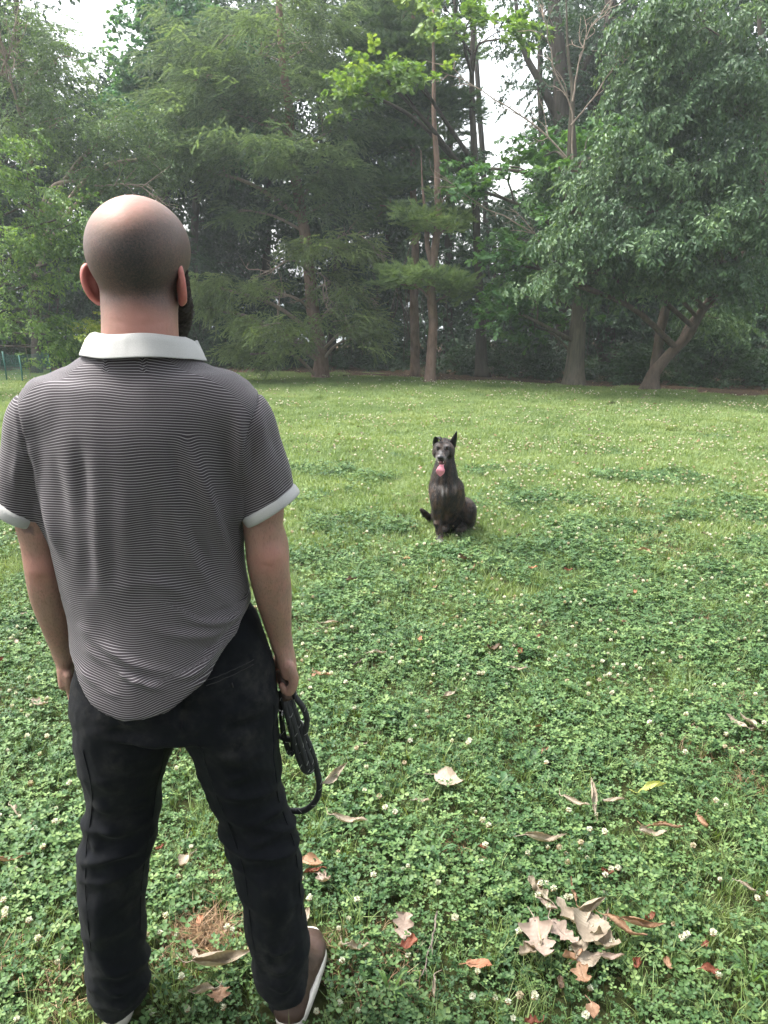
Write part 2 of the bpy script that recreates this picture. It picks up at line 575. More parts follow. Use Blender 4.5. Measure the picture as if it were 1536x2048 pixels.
# clover blossoms
def blossom(seed, brown=0.0):
    g = np.random.default_rng(seed); acc = Acc()
    h = .066
    tube(acc, [(0, 0, 0), (.004, .002, h * .5), (.002, 0, h)], .0009, 3, 2.0)
    for i in range(34):
        z = 1 - 2 * (i + .5) / 34; an = i * 2.4; rr = math.sqrt(1 - z * z)
        d = np.array((rr * math.cos(an), rr * math.sin(an), z)); d += g.normal(0, .12, 3); d /= np.linalg.norm(d)
        u = np.cross(d, (.2, .3, 1)); u /= np.linalg.norm(u); v = np.cross(d, u)
        c = np.array((.002, 0, h + .004)); L = .0100 * g.uniform(.8, 1.1)
        t_ = brown if z > -.3 else max(brown, .7)
        acc.add([c + d * .002, c + d * L * .8 + u * .0028, c + d * L, c + d * L * .8 - u * .0028, c + d * L * .8 + v * .002], [[0, 1, 4], [1, 2, 4], [2, 3, 4], [3, 0, 4]], None, t_ + g.uniform(0, .15))
    me = acc.mesh('blossom', True); return me
tb = NT('clover_blossom')
cb = tb.ramp(tb.attr('tint').outputs['Fac'], [(.0, (0.595, 0.612, 0.527)), (.3, (0.527, 0.527, 0.408)), (.75, (0.323, 0.2125, 0.1275)), (.98, (0.221, 0.1275, 0.0765)), (1.0, (.07, .14, .03))])
blm = tb.principled(cb, .7, .2, transl=.15)
bl = [blossom(500 + i, b) for i, b in enumerate((0, 0, .1, 0, .45, .1))]
for m in bl: m.materials.append(blm)
blossom_col = proto_col('blossom', bl)
P2 = pts_in(15000, 1.3, 17.5, marg=1.2, power=.7)
dens = .30 + .25 * (P2[:, 1] < 4.2) - .25 * np.clip((P2[:, 1] - 9) / 5, 0, 1) + .75 * wav(P2, .6, 21, 3) + np.where((P2[:, 1] > 4.8) & (P2[:, 1] < 9) & (P2[:, 0] > .3), .55, 0) - np.where((P2[:, 1] > 5) & (P2[:, 1] < 7.5) & (P2[:, 0] < .4), .25, 0)
P2 = P2[(dens > rng.uniform(0, 1, len(P2))) & (P2[:, 1] < edgeY(P2[:, 0]) - .8)]
order = np.argsort(P2[:, 1]); P2 = P2[order]
inview = np.abs(P2[:, 0]) < P2[:, 1] * .55
first = P2[inview][:290]
rest = np.vstack([P2[inview][290:], P2[~inview]])
lab = {0: 'white round clover blossom head standing among the near clover leaves', 1: 'browned withered clover blossom head among the near clover leaves'}
for i, (x, y) in enumerate(first):
    k = int(rng.integers(0, 6))
    o = link('clover_blossom', bl[k]); o.location = (x, y, rng.uniform(-.012, .012))
    o.rotation_euler = (rng.normal(0, .25), rng.normal(0, .25), rng.uniform(0, 6.28)); s = rng.uniform(.7, 1.05); o.scale = (s, s, s)
    if k == 4: tag(o, lab[1], 'clover blossom', 'browned clover blossoms in the near lawn')
    else: tag(o, lab[0], 'clover blossom', 'white clover blossoms in the near lawn')
P, rot = put(rest)
tag(scatter('clover_blossoms', blossom_col, P, rot, np.interp(P[:, 1], [3, 7, 16], [.9, 1.15, 1.5]) * rng.uniform(.75, 1.1, len(P)), rng.integers(0, 6, len(P))), 'clover blossoms dotted over the farther lawn', kind='stuff')
# ================================================================ TREES
def rhomb(acc, b, d, w, n, L, wd, a, fold=.18, four=False):
    """one folded leaf: base b, direction d, side w, normal n"""
    if four:
        V = [b, b + d * L * .35 - w * wd * .5 + n * fold * wd, b + d * L * .7 - w * wd * .36 + n * fold * wd * .7, b + d * L - n * L * .08,
             b + d * L * .7 + w * wd * .36 + n * fold * wd * .7, b + d * L * .35 + w * wd * .5 + n * fold * wd]
        T = [[0, 3, 1], [1, 3, 2], [0, 5, 3], [5, 4, 3]]
    else:
        V = [b, b + d * L * .45 - w * wd * .5 + n * fold * wd, b + d * L, b + d * L * .45 + w * wd * .5 + n * fold * wd]
        T = [[0, 2, 1], [0, 3, 2]]
    acc.V.append(np.asarray(V, dtype=np.float32)); acc.T.append(np.asarray(T) + acc.n)
    acc.A.append(np.full(len(V), a, dtype=np.float32)); acc.n += len(V)

def orient(g, d):
    d = d / np.linalg.norm(d)
    u = np.cross(d, (0, 0, 1)) + g.normal(0, .35, 3); u -= d * (u @ d); u /= np.linalg.norm(u) + 1e-9
    return d, u, np.cross(u, d)

def broad_spray(seed, mat, L=.42, n=26, leaf=.075, asp=.5, droop=.35, hang=.5, four=False, side=.9):
    g = np.random.default_rng(seed); acc = Acc()
    def P(s): return np.array((.10 * L * math.sin(s * 3 + seed), s * L, -droop * L * s * s))
    twigs = [(np.array([P(s) for s in np.linspace(0, 1, 4)]))]
    for k in range(4):
        s = .2 + .17 * k; b = P(s); sg = (-1) ** k
        twigs.append(np.array([b, b + (sg * L * .20, L * .12, -.01), b + (sg * L * .36, L * .22, -droop * L * .4)]))
    for tw in twigs: tube(acc, tw, [.0035 - .002 * i / (len(tw) - 1) for i in range(len(tw))], 3, 0.0, cap=False)
    for i in range(n):
        tw = twigs[0] if i < n * .45 else twigs[1 + i % 4]
        u = g.uniform(.12, 1.0) * (len(tw) - 1); k = min(int(u), len(tw) - 2); b = tw[k] + (tw[k + 1] - tw[k]) * (u - k)
        dr = (tw[k + 1] - tw[k]); dr /= np.linalg.norm(dr)
        sg = g.choice((-1, 1))
        d = dr * .6 + np.array((sg * side, 0, 0)) + np.array((0, 0, -hang)) + g.normal(0, .22, 3)
        d, w, nn = orient(g, d)
        rhomb(acc, b + g.normal(0, .004, 3), d, w, nn, leaf * g.uniform(.65, 1.15), leaf * asp * g.uniform(.85, 1.1), g.uniform(.05, 1), four=four)
    me = acc.mesh('leaf_spray', True); me.materials.append(mat); return me

def oak_spray(seed, mat, L=.40, n=16, leaf=.13):
    g = np.random.default_rng(seed); acc = Acc()
    tw = np.array([(0, 0, 0), (.02, L * .5, .01), (0, L, -.05)])
    tube(acc, tw, [.005, .003, .002], 3, 0.0, cap=False)
    prof = [(0, .02), (.12, .06), (.25, .26), (.34, .10), (.5, .40), (.6, .14), (.74, .34), (.84, .12), (1, .02)]
    for i in range(n):
        s = g.uniform(.2, 1); b = np.array((0, s * L, 0)); an = g.uniform(0, 6.28)
        d = np.array((math.cos(an) * .9, .45, math.sin(an) * .5 - .15)); d, w, nn = orient(g, d)
        Lf = leaf * g.uniform(.6, 1.1)
        mid = [b + d * Lf * p for p, _ in prof]
        Lh = [m - w * Lf * q + nn * Lf * q * .25 for m, (_, q) in zip(mid, prof)]
        Rh = [m + w * Lf * q + nn * Lf * q * .25 for m, (_, q) in zip(mid, prof)]
        k = len(prof); V = mid + Lh + Rh; Q = []
        for j in range(k - 1):
            Q.append([j, j + 1, k + j + 1, k + j]); Q.append([j, 2 * k + j, 2 * k + j + 1, j + 1])
        acc.add(V, None, Q, g.uniform(.1, 1))
    me = acc.mesh('oak_spray', True); me.materials.append(mat); return me

def needle_spray(seed, mat, L=.40, n=210, nl=.04, wd=.0045, droop=.25, side=4):
    g = np.random.default_rng(seed); acc = Acc()
    def P(s): return np.array((.04 * math.sin(s * 4 + seed), s * L, -droop * L * s * s))
    tws = [np.array([P(s) for s in np.linspace(0, 1, 4)])]
    for k in range(side):
        s = .15 + .7 * k / max(side, 1); b = P(s); sg = (-1) ** k; l2 = L * (.55 - .3 * s) * g.uniform(.8, 1.2)
        tws.append(np.array([b, b + (sg * l2 * .6, l2 * .35, -.01), b + (sg * l2, l2 * .75, -droop * l2 * .6)]))
    for tw in tws: tube(acc, tw, [.004, .0035, .003, .002][:len(tw)], 3, -.6, cap=False)
    V = []; A = []
    for i in range(n):
        tw = tws[0] if i < n * .4 else tws[1 + i % max(side, 1)] if side else tws[0]
        u = g.uniform(.1, 1.0) ** .8 * (len(tw) - 1); k = min(int(u), len(tw) - 2); b = tw[k] + (tw[k + 1] - tw[k]) * (u - k)
        dr = (tw[k + 1] - tw[k]); dr /= np.linalg.norm(dr)
        q = g.normal(size=3); q -= dr * (q @ dr); q /= np.linalg.norm(q); q[2] = abs(q[2]) * .8 + q[2] * .2
        d = dr * .75 + q * .8; d /= np.linalg.norm(d); w = np.cross(d, q); w /= np.linalg.norm(w) + 1e-9
        l = nl * g.uniform(.7, 1.2)
        V += [b - w * wd, b + w * wd, b + d * l]; A += [g.uniform(0, .9)] * 3
    acc.add(np.array(V), np.arange(len(V)).reshape(-1, 3), None, np.array(A))
    me = acc.mesh('needle_spray', True); me.materials.append(mat); return me

# foliage colours (albedo)
M_bright = leaf_mat('leaf_bright', (.03, .075, .022), (.085, .165, .045), (.21, .32, .08), .4)
M_yellow = leaf_mat('leaf_yellow', (.08, .13, .02), (.17, .24, .03), (.36, .34, .05), .4)
M_grey = leaf_mat('leaf_greyish', (.040, .075, .030), (.085, .150, .058), (.16, .25, .09), .38)
M_elm = leaf_mat('leaf_elm', (.024, .055, .028), (.062, .120, .056), (.15, .235, .11), .3, .5, .32)
M_oak = leaf_mat('leaf_oak', (.025, .075, .024), (.055, .145, .040), (.12, .24, .055), .38)
M_maple = leaf_mat('leaf_maple', (.025, .080, .045), (.055, .145, .078), (.11, .22, .10), .38)
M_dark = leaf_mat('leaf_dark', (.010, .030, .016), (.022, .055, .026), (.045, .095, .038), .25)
M_spruce = leaf_mat('needle_spruce', (.055, .085, .055), (.135, .205, .125), (.26, .36, .20), .36, .6, .2)
M_pine = leaf_mat('needle_pine', (.03, .060, .038), (.075, .130, .070), (.15, .23, .10), .35, .6, .2)
M_shrub = leaf_mat('leaf_shrub', (.008, .024, .010), (.018, .048, .018), (.04, .085, .028), .25)
B_pine = bark_mat('bark_pine', (.07, .045, .034), (.22, .145, .112), (.16, .12, .10), .35)
B_oak = bark_mat('bark_oak', (.035, .030, .024), (.125, .102, .080), (.085, .085, .062), .12, 22)
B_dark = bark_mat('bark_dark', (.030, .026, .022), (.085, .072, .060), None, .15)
B_elm = bark_mat('bark_elm', (.035, .028, .023), (.115, .088, .070), None, .3)
B_twig = bark_mat('bark_dead_twig', (.16, .12, .09), (.32, .26, .21), None, .5, 30)

C_bright = proto_col('bright_spray', [broad_spray(10 + i, M_bright, .40, 30, .075, .48) for i in range(4)])
C_yellow = proto_col('yellow_spray', [broad_spray(14 + i, M_yellow, .36, 24, .08, .5) for i in range(3)])
C_grey = proto_col('grey_spray', [broad_spray(20 + i, M_grey, .45, 34, .058, .42, hang=.3) for i in range(4)])
C_elm = proto_col('elm_spray', [broad_spray(30 + i, M_elm, .46, 34, .085, .46, .45, .9, True) for i in range(5)])
C_oak = proto_col('oak_spray', [oak_spray(40 + i, M_oak) for i in range(4)])
C_maple = proto_col('maple_spray', [broad_spray(50 + i, M_maple, .45, 26, .11, .8, .3, .4, True) for i in range(4)])
C_dark = proto_col('dark_spray', [broad_spray(60 + i, M_dark, .75, 46, .12, .6, .3, .5) for i in range(4)])
C_spruce = proto_col('spruce_spray', [needle_spray(70 + i, M_spruce, .46, 360, .046, .0050, .35, 5) for i in range(5)])
C_pine = proto_col('pine_spray', [needle_spray(80 + i, M_pine, .30, 240, .085, .0036, .05, 3) for i in range(4)])
C_shrub = proto_col('shrub_spray', [broad_spray(90 + i, M_shrub, .40, 34, .075, .62, .2, .2) for i in range(4)])

def trunk_obj(parent, paths, mat, rough=.07, sides=18, flare=True, name='trunk'):
    acc = Acc()
    for i, P in enumerate(paths):
        P = np.asarray(P, float)
        C = catmull(P, max(8, len(P) * 7))
        r = C[:, 3].copy()
        if flare and i == 0:
            h = C[:, 2] - C[0, 2]
            r *= 1 + .45 * np.exp(-h / .14)
        rs = r.mean()
        C3 = C[:, :3] + np.stack([wav(C[:, :3], .7, 5 + i, 2), wav(C[:, :3], .7, 9 + i, 2), 0 * r], -1) * rs * .18
        tube(acc, C3, r, sides, None, True, rough, i)
    me = acc.mesh('trunk'); 
    return link(name, me, parent, mat)

def shell_pts(g, c, r, n, inner=.45):
    d = g.normal(size=(n, 3)); d /= np.linalg.norm(d, axis=1)[:, None]
    rad = g.uniform(inner ** 2, 1, n) ** .5
    return np.asarray(c) + d * rad[:, None] * np.asarray(r), d

def px_blob(px, py, Y, rx, ry, ryd=None):
    """crown lobe seen at (px, py), rx by ry photo pixels across, at distance Y"""
    m = MPP(py, Y)
    return W(px, py, Y), np.array((rx * m, (ryd if ryd else max(.55 * (rx + ry) * m, .5)), ry * m))

def crown(parent, col, ncol, blobs, trunkpath, seed, dens=1.0, per=6, spread=.20, pitch=(-.25, .4), barkmat=None, scale=(.8, 1.25), name='crown', branches=True, sag=.12, brn=.016, area=.16):
    g = np.random.default_rng(seed)
    Ps = []; Rs = []; acc = Acc()
    TP = catmull(np.asarray(trunkpath, float), 24)
    for (c, r, k) in blobs:
        vol_area = 4 * (r[0] * r[2] + r[0] * r[1] + r[1] * r[2]) * 1.05
        n = max(4, int(vol_area / area * dens * k / per * 3.4))
        C, D = shell_pts(g, c, r, n)
        for j, (q, d) in enumerate(zip(C, D)):
            out = q - np.array((TP[-1][0], TP[-1][1], q[2])); 
            i0 = np.argmin(np.abs(TP[:, 2] - (q[2] - .25))); ax = TP[i0][:3]
            out = q - ax; out[2] = 0
            if np.linalg.norm(out) < .2: out = d.copy()
            yaw0 = math.atan2(-out[0], out[1])
            m = g.poisson(per) + 1
            off = g.normal(0, 1, (m, 3)) * (spread, spread, spread * .45)
            Ps.append(q + off)
            Rs.append(np.stack([g.normal(pitch[0], pitch[1], m), g.normal(0, .35, m), yaw0 + g.normal(0, .8, m)], -1))
        if branches:
            nb = max(2, int(n * .09)); sel = g.choice(n, min(nb, n), replace=False)
            hub = np.asarray(c) - (0, 0, r[2] * .2)
            dist = np.linalg.norm(TP[:, :2] - hub[:2], axis=1) * .45
            i0 = int(np.argmin(np.abs(TP[:, 2] - (hub[2] - dist)))); st = TP[i0][:3]
            Lh = np.linalg.norm(hub - st)
            mid = (st + hub) / 2 + g.normal(0, .06, 3) * Lh + np.array((0, 0, .10 * Lh))
            main = catmull([st, mid, hub], 9)
            r0 = min(TP[i0][3] * .7, brn * Lh + .015)
            tube(acc, main, np.linspace(r0, r0 * .5, 9), 7, None, False, .05, seed)
            for s in sel:
                a = main[int(g.integers(4, 9))]; q = C[s]; l = np.linalg.norm(q - a)
                mm = (a + q) / 2 + g.normal(0, .10, 3) * l + (0, 0, sag * l)
                tube(acc, catmull([a, mm, q], 6), np.linspace(r0 * .45, .004, 6), 4, None, False)
    P = np.concatenate(Ps); Ro = np.concatenate(Rs); n = len(P)
    if branches and barkmat is not None and acc.n:
        link('branches', acc.mesh('branches'), parent, barkmat)
    ob = scatter(name, col, P, Ro, g.uniform(scale[0], scale[1], n), g.integers(0, ncol, n), parent)
    tag(ob, kind='stuff')
    return n

def tp(*pts):
    """trunk path from (px, py, Y, radius)"""
    out = []
    for i, (px, py, Y, r) in enumerate(pts):
        q = W(px, py, Y)
        out.append((q[0], q[1], q[2], r))
    return out

def tree(label, base, cat='tree', name='tree', group=None):
    return empty(name, base, label, cat, group)

def dead_branch(parent, pts, mat, seed, r0=.02, n=6, ext=.5):
    g = np.random.default_rng(seed); acc = Acc()
    P = catmull(np.array([W(*p) for p in pts]), 14)
    P = P + g.normal(0, .012, P.shape)
    tube(acc, P, np.linspace(r0, .004, 14), 6, None, False)
    for k in range(n):
        i = int(g.integers(3, 13)); a = P[i]; dr = P[min(i + 1, 13)] - P[i - 1]; dr /= np.linalg.norm(dr)
        d = dr + g.normal(0, .55, 3); d /= np.linalg.norm(d); l = ext * g.uniform(.4, 1)
        q = catmull([a, a + d * l * .5 + g.normal(0, .04, 3), a + d * l + g.normal(0, .07, 3)], 6)
        tube(acc, q, np.linspace(r0 * .45, .003, 6), 4, None, False)
        for _ in range(2):
            b = q[int(g.integers(2, 5))]; e = b + (d + g.normal(0, .7, 3)) * l * .35
            tube(acc, np.array([b, (b + e) / 2 + g.normal(0, .02, 3), e]), [.005, .004, .0025], 3, None, False)
    return link('dead_branch', acc.mesh('dead_branch'), parent, mat)

B = px_blob
ninst = 0
# --- conifer left of centre, its grey lower limbs drooping
yy = GY(757)
path = tp((641, 757, yy, .165), (640, 700, yy, .15), (630, 640, yy, .14), (614, 500, yy, .125), (598, 400, yy, .11), (580, 250, yy, .09), (562, 80, yy, .07), (550, -200, yy, .04))
path[0] = (*path[0][:2], -.05, .17)
t = tree('large conifer with drooping feathery sprays and grey bare lower limbs, just right of the man', (path[0][0], path[0][1], 0), name='conifer_tree')
trunk_obj(t, [path], B_pine)
bl_ = [(*B(500, 90, yy, 190, 95), 1), (*B(620, 60, yy + .3, 140, 110), .9), (*B(440, 205, yy - .3, 150, 50), 1.2), (*B(600, 190, yy - .5, 130, 50), 1.1), (*B(520, 300, yy - .9, 170, 32), 1.5),
       (*B(395, 330, yy - .6, 75, 35), 1.3), (*B(640, 330, yy - .8, 100, 28), 1.5), (*B(655, 395, yy - .2, 90, 45), 1.1), (*B(500, 415, yy, 60, 30), .8),
       (*B(660, 490, yy - 1.0, 110, 17), 1.7), (*B(440, 572, yy - 1.2, 70, 24), 1.8), (*B(410, 610, yy - 1., 30, 25), 1.2), (*B(540, 575, yy - .5, 40, 30), .6),
       (*B(500, 640, yy - 1.1, 50, 18), 1.8), (*B(560, 665, yy - 1.1, 90, 40), 1.2), (*B(500, 705, yy - 1.1, 60, 16), 1.5), (*B(690, 610, yy - .8, 55, 45), 1.1), (*B(720, 668, yy - 1.0, 45, 24), 1.8),
       (*B(655, 565, yy - .5, 40, 40), .6), (*B(690, 235, yy, 60, 70), .9), (*B(350, 150, yy + .4, 60, 90), .7), (*B(735, 640, yy - .9, 22, 30), 1.3)]
low = [b for b in bl_ if b[0][2] < B(600, 480, yy, 1, 1)[0][2]]
bl_ = [b for b in bl_ if b[0][2] >= B(600, 480, yy, 1, 1)[0][2]]
M_low = leaf_mat('needle_pale_green', (.07, .10, .055), (.17, .235, .12), (.29, .38, .18), .4, .6, .2)
C_low = proto_col('pale_conifer_spray', [needle_spray(75 + i, M_low, .46, 360, .046, .0050, .45, 5) for i in range(4)])
ninst += crown(t, C_low, 4, low, path, 30, dens=.72, per=7, spread=.14, pitch=(-.35, .35), barkmat=B_twig, scale=(.7, 1.1), name='lower_crown')
ninst += crown(t, C_spruce, 5, bl_, path, 31, dens=.78, per=7, spread=.15, pitch=(-.30, .35), barkmat=B_twig, scale=(.75, 1.15))
for i, (pp, r) in enumerate([([(628, 560, yy), (590, 520, yy - .8), (540, 540, yy - 1.2), (505, 538, yy - 1.4)], .03), ([(625, 520, yy), (665, 480, yy - .6), (720, 470, yy - 1.0), (765, 520, yy - 1.2)], .018),
                             ([(632, 590, yy), (600, 600, yy - .8), (560, 590, yy - 1.1), (555, 640, yy - 1.3)], .02), ([(630, 540, yy - .1), (650, 560, yy - .9), (655, 620, yy - 1.2)], .02),
                             ([(636, 640, yy), (680, 620, yy - .9), (700, 650, yy - 1.2), (722, 672, yy - 1.4)], .02), ([(634, 600, yy), (690, 588, yy - .7), (720, 590, yy - 1.0), (742, 600, yy - 1.1)], .018)]):
    dead_branch(t, pp, B_twig, 40 + i, r, 9, .55)

# --- young pine with flat pads, centre
yy = GY(766)
path = tp((861, 766, yy, .105), (864, 700, yy, .10), (866, 640, yy, .095), (862, 575, yy, .09), (868, 520, yy, .085), (876, 440, yy, .07), (873, 330, yy, .055), (868, 200, yy, .04), (866, 20, yy, .02))
path[0] = (*path[0][:2], -.05, .11)
t = tree('slender pink-barked pine with two flat tiers of needles, behind the dog', (path[0][0], path[0][1], 0), name='pine_tree')
fork = tp((866, 535, yy, .06), (856, 500, yy, .05), (853, 460, yy, .045), (846, 380, yy + .1, .022), (842, 300, yy + .2, .006))
trunk_obj(t, [path, fork], B_pine)
bl_ = [(*B(840, 556, yy - .3, 66, 13, .9), 1.7), (*B(905, 563, yy - .4, 48, 12, .6), 1.5), (*B(800, 566, yy - .3, 26, 9, .5), 1.4), (*B(850, 442, yy - .2, 52, 13, .7), 1.8), (*B(892, 455, yy - .3, 34, 10, .5), 1.3), (*B(905, 585, yy + .2, 48, 16, .6), 1.0), (*B(900, 385, yy + .3, 55, 12, .6), 1.3)]
M_pad = leaf_mat('needle_pale', (.06, .10, .045), (.15, .23, .095), (.27, .37, .15), .35, .6, .2)
C_pad = proto_col('pale_pine_spray', [needle_spray(85 + i, M_pad, .30, 240, .085, .0036, .05, 3) for i in range(3)])
ninst += crown(t, C_pad, 3, bl_, path, 32, dens=.8, per=5, spread=.13, pitch=(.25, .4), barkmat=B_pine, scale=(.8, 1.15), area=.12)

# --- darker pine close behind it
yy = GY(757) + .4
path = tp((830, 748, yy, .10), (829, 640, yy, .10), (828, 560, yy, .09), (832, 470, yy, .08), (826, 380, yy, .07), (828, 200, yy, .05), (825, -80, yy, .03))
path[0] = (*path[0][:2], -.05, .1)
t = tree('dark bluish pine rising close behind the slender pine', (path[0][0], path[0][1], 0), name='pine_tree')
trunk_obj(t, [path], B_pine)
bl_ = [(*B(790, 60, yy, 100, 75), 1), (*B(850, 130, yy, 100, 60), 1), (*B(780, 190, yy - .3, 70, 45), 1), (*B(860, 230, yy, 90, 45), 1.0), (*B(800, 290, yy - .3, 70, 18), 1.6), (*B(890, 320, yy, 60, 35), .9),
       (*B(810, 362, yy - .4, 75, 14), 1.6), (*B(900, 420, yy + .4, 50, 40), .7), (*B(760, 400, yy + .4, 45, 50), .6)]
ninst += crown(t, C_pine, 4, bl_, path, 33, dens=1.0, per=6, spread=.15, pitch=(.25, .3), barkmat=B_pine, scale=(.9, 1.3), area=.14)

# --- oak, stout trunk
yy = GY(771)
path = tp((1147, 771, yy, .19), (1153, 700, yy, .165), (1159, 620, yy, .15), (1160, 560, yy, .16), (1155, 480, yy, .15), (1146, 400, yy, .14), (1143, 320, yy, .10), (1146, 200, yy, .04), (1138, 90, yy, .025), (1130, -40, yy, .008))
path[0] = (*path[0][:2], -.05, .21)
t = tree('oak with stout flared grey trunk and dead upper twigs, left of the elm', (path[0][0], path[0][1], 0), name='oak_tree')
trunk_obj(t, [path], B_oak, .06, 24)
bl_ = [(*B(1115, 385, yy - .4, 50, 55), 1), (*B(1070, 470, yy + .5, 55, 45), .9), (*B(1020, 520, yy - .2, 50, 38), .9), (*B(1000, 600, yy - .3, 45, 40), 1.1), (*B(1075, 570, yy + .2, 60, 45), 1.0),
       (*B(1060, 640, yy + .8, 80, 45), 1.1), (*B(950, 330, yy - .2, 50, 22), .9), (*B(955, 375, yy - .3, 35, 16), .9), (*B(1090, 300, yy + 1, 60, 55), .8), (*B(1180, 300, yy + 1, 70, 70), .8), (*B(1220, 440, yy + .6, 60, 50), .8)]
ninst += crown(t, C_oak, 4, bl_, path, 34, dens=.75, per=6, spread=.2, pitch=(-.05, .4), barkmat=B_oak, scale=(.8, 1.2))
Yd = yy - .7
for i, pp in enumerate([[(1146, 330, Yd), (1090, 270, Yd), (1000, 205, Yd), (935, 165, Yd), (880, 140, Yd)], [(1146, 320, Yd), (1140, 220, Yd), (1110, 140, Yd), (1095, 60, Yd), (1075, 10, Yd)],
                        [(1143, 250, Yd), (1190, 190, Yd), (1240, 120, Yd), (1300, 60, Yd)], [(1130, 520, yy - .3), (1040, 450, Yd), (960, 410, Yd), (872, 342, Yd)], [(1146, 200, Yd), (1160, 120, Yd), (1180, 60, Yd), (1220, 10, Yd)]]):
    dead_branch(t, pp, B_twig, 60 + i, .019, 9, .7)

# --- oak whose pale green boughs reach in above the pines
yy = 15.2
path = tp((965, 770, 17.6, .10), (960, 600, 17.6, .09), (950, 350, 17.4, .075), (945, 100, 17.2, .05), (960, -150, 17, .05))
path[0] = (*path[0][:2], -.05, .15)
t = tree('oak with light yellow-green boughs reaching in high above the pines', (path[0][0], path[0][1], 0), name='oak_tree')
trunk_obj(t, [path], B_dark)
bl_ = [(*B(765, 148, yy, 60, 22), 1.3), (*B(720, 178, yy, 28, 12), 1), (*B(835, 150, yy, 35, 22), 1), (*B(930, 50, yy + .8, 40, 35), .6), (*B(1000, 70, yy + 1.2, 40, 35), .5), (*B(880, 40, yy + 1.4, 35, 35), .5)]
M_oak2 = leaf_mat('leaf_oak_pale', (.05, .105, .026), (.10, .185, .045), (.20, .28, .07), .38)
C_oak2 = proto_col('pale_oak_spray', [oak_spray(45 + i, M_oak2) for i in range(3)])
ninst += crown(t, C_oak2, 3, bl_, path, 35, dens=.5, per=6, spread=.2, pitch=(-.05, .4), barkmat=B_dark, scale=(.8, 1.2))

# --- leaning elm at right
yy = GY(781)
path = tp((1298, 781, yy, .14), (1306, 748, yy, .118), (1335, 712, yy, .10), (1375, 672, yy - .1, .09), (1410, 615, yy - .2, .08), (1470, 540, yy - .3, .08), (1520, 430, yy - .3, .06), (1530, 250, yy - .3, .04))
path[0] = (*path[0][:2], -.05, .18)
p2 = tp((1303, 775, yy + .05, .10), (1311, 725, yy + .1, .095), (1322, 660, yy + .1, .085), (1332, 600, yy + .1, .09), (1340, 480, yy + .1, .07), (1330, 330, yy + .1, .05), (1345, 100, yy, .03))
t = tree('spreading elm with two leaning trunks and drooping grey-green leaves at the lawn edge', (path[0][0], path[0][1], 0), name='elm_tree')
trunk_obj(t, [path, p2], B_elm)
bl_ = [(*B(1420, 40, yy - 1, 150, 80), 1), (*B(1300, 90, yy - .5, 70, 70), .9), (*B(1350, 200, yy - .8, 110, 60), 1), (*B(1490, 190, yy - 1.2, 90, 70), 1), (*B(1250, 290, yy - .8, 80, 50), 1), (*B(1380, 330, yy - 1, 100, 50), .9),
       (*B(1190, 400, yy - .7, 70, 55), 1), (*B(1290, 420, yy - 1.2, 90, 30), 1.2), (*B(1180, 460, yy - 1.3, 90, 18), 1.7), (*B(1290, 480, yy - 1.5, 80, 16), 1.9), (*B(1400, 455, yy - 1.6, 90, 24), 1.6), (*B(1490, 420, yy - 1.6, 60, 50), 1.2),
       (*B(1100, 550, yy - .9, 45, 22), 1.5), (*B(1190, 540, yy - .5, 80, 30), 1.1), (*B(1270, 555, yy - .7, 80, 30), 1.0), (*B(1370, 535, yy - .9, 90, 30), 1.1), (*B(1480, 550, yy - 1, 80, 50), 1.0), (*B(1440, 630, yy + .5, 80, 35), .8), (*B(1500, 320, yy - 1.5, 60, 50), 1.1),
       (*B(1120, 330, yy + .1, 40, 40), .6)]
ninst += crown(t, C_elm, 5, bl_, path, 36, dens=1.05, per=6, spread=.2, pitch=(-.35, .3), barkmat=B_elm, scale=(.8, 1.2))

# --- left bright broadleaf tree hanging over the fence
yy = 13.6
path = tp((-190, 790, 14.2, .15), (-185, 600, 14.2, .13), (-170, 400, 14.2, .10), (-150, 200, 14.2, .07), (-140, -60, 14.2, .04))
path[0] = (*path[0][:2], -.05, .18)
t = tree('bright green broadleaf tree with low hanging boughs at the left, above the green fence', (path[0][0], path[0][1], 0), name='broadleaf_tree')
trunk_obj(t, [path], B_dark)
bl_ = [(*B(50, 400, yy, 95, 45), 1.2), (*B(120, 430, yy - .3, 65, 35), 1.1), (*B(60, 490, yy - .3, 100, 40), 1.2), (*B(30, 320, yy, 80, 50), 1), (*B(150, 500, yy, 40, 25), 1), (*B(20, 560, yy, 60, 40), 1), (*B(110, 545, yy, 60, 20), .8),
       (*B(20, 650, yy + .4, 40, 30), .9), (*B(100, 640, yy - .2, 45, 18), 1.2), (*B(120, 690, yy - .1, 22, 24), 1.3), (*B(90, 665, yy - .3, 28, 16), 1.2)]
ninst += crown(t, C_bright, 4, bl_, path, 37, dens=.72, per=6, spread=.15, barkmat=B_dark, scale=(.75, 1.1), brn=.004)
cy_ = crown(t, C_yellow, 3, [(*B(165, 645, yy - .2, 38, 12), 1.3), (*B(195, 665, yy - .2, 12, 10), 1.3)], path, 38, dens=.7, per=4, spread=.1, barkmat=B_dark, scale=(.6, .9), name='yellowing_spray', branches=False)

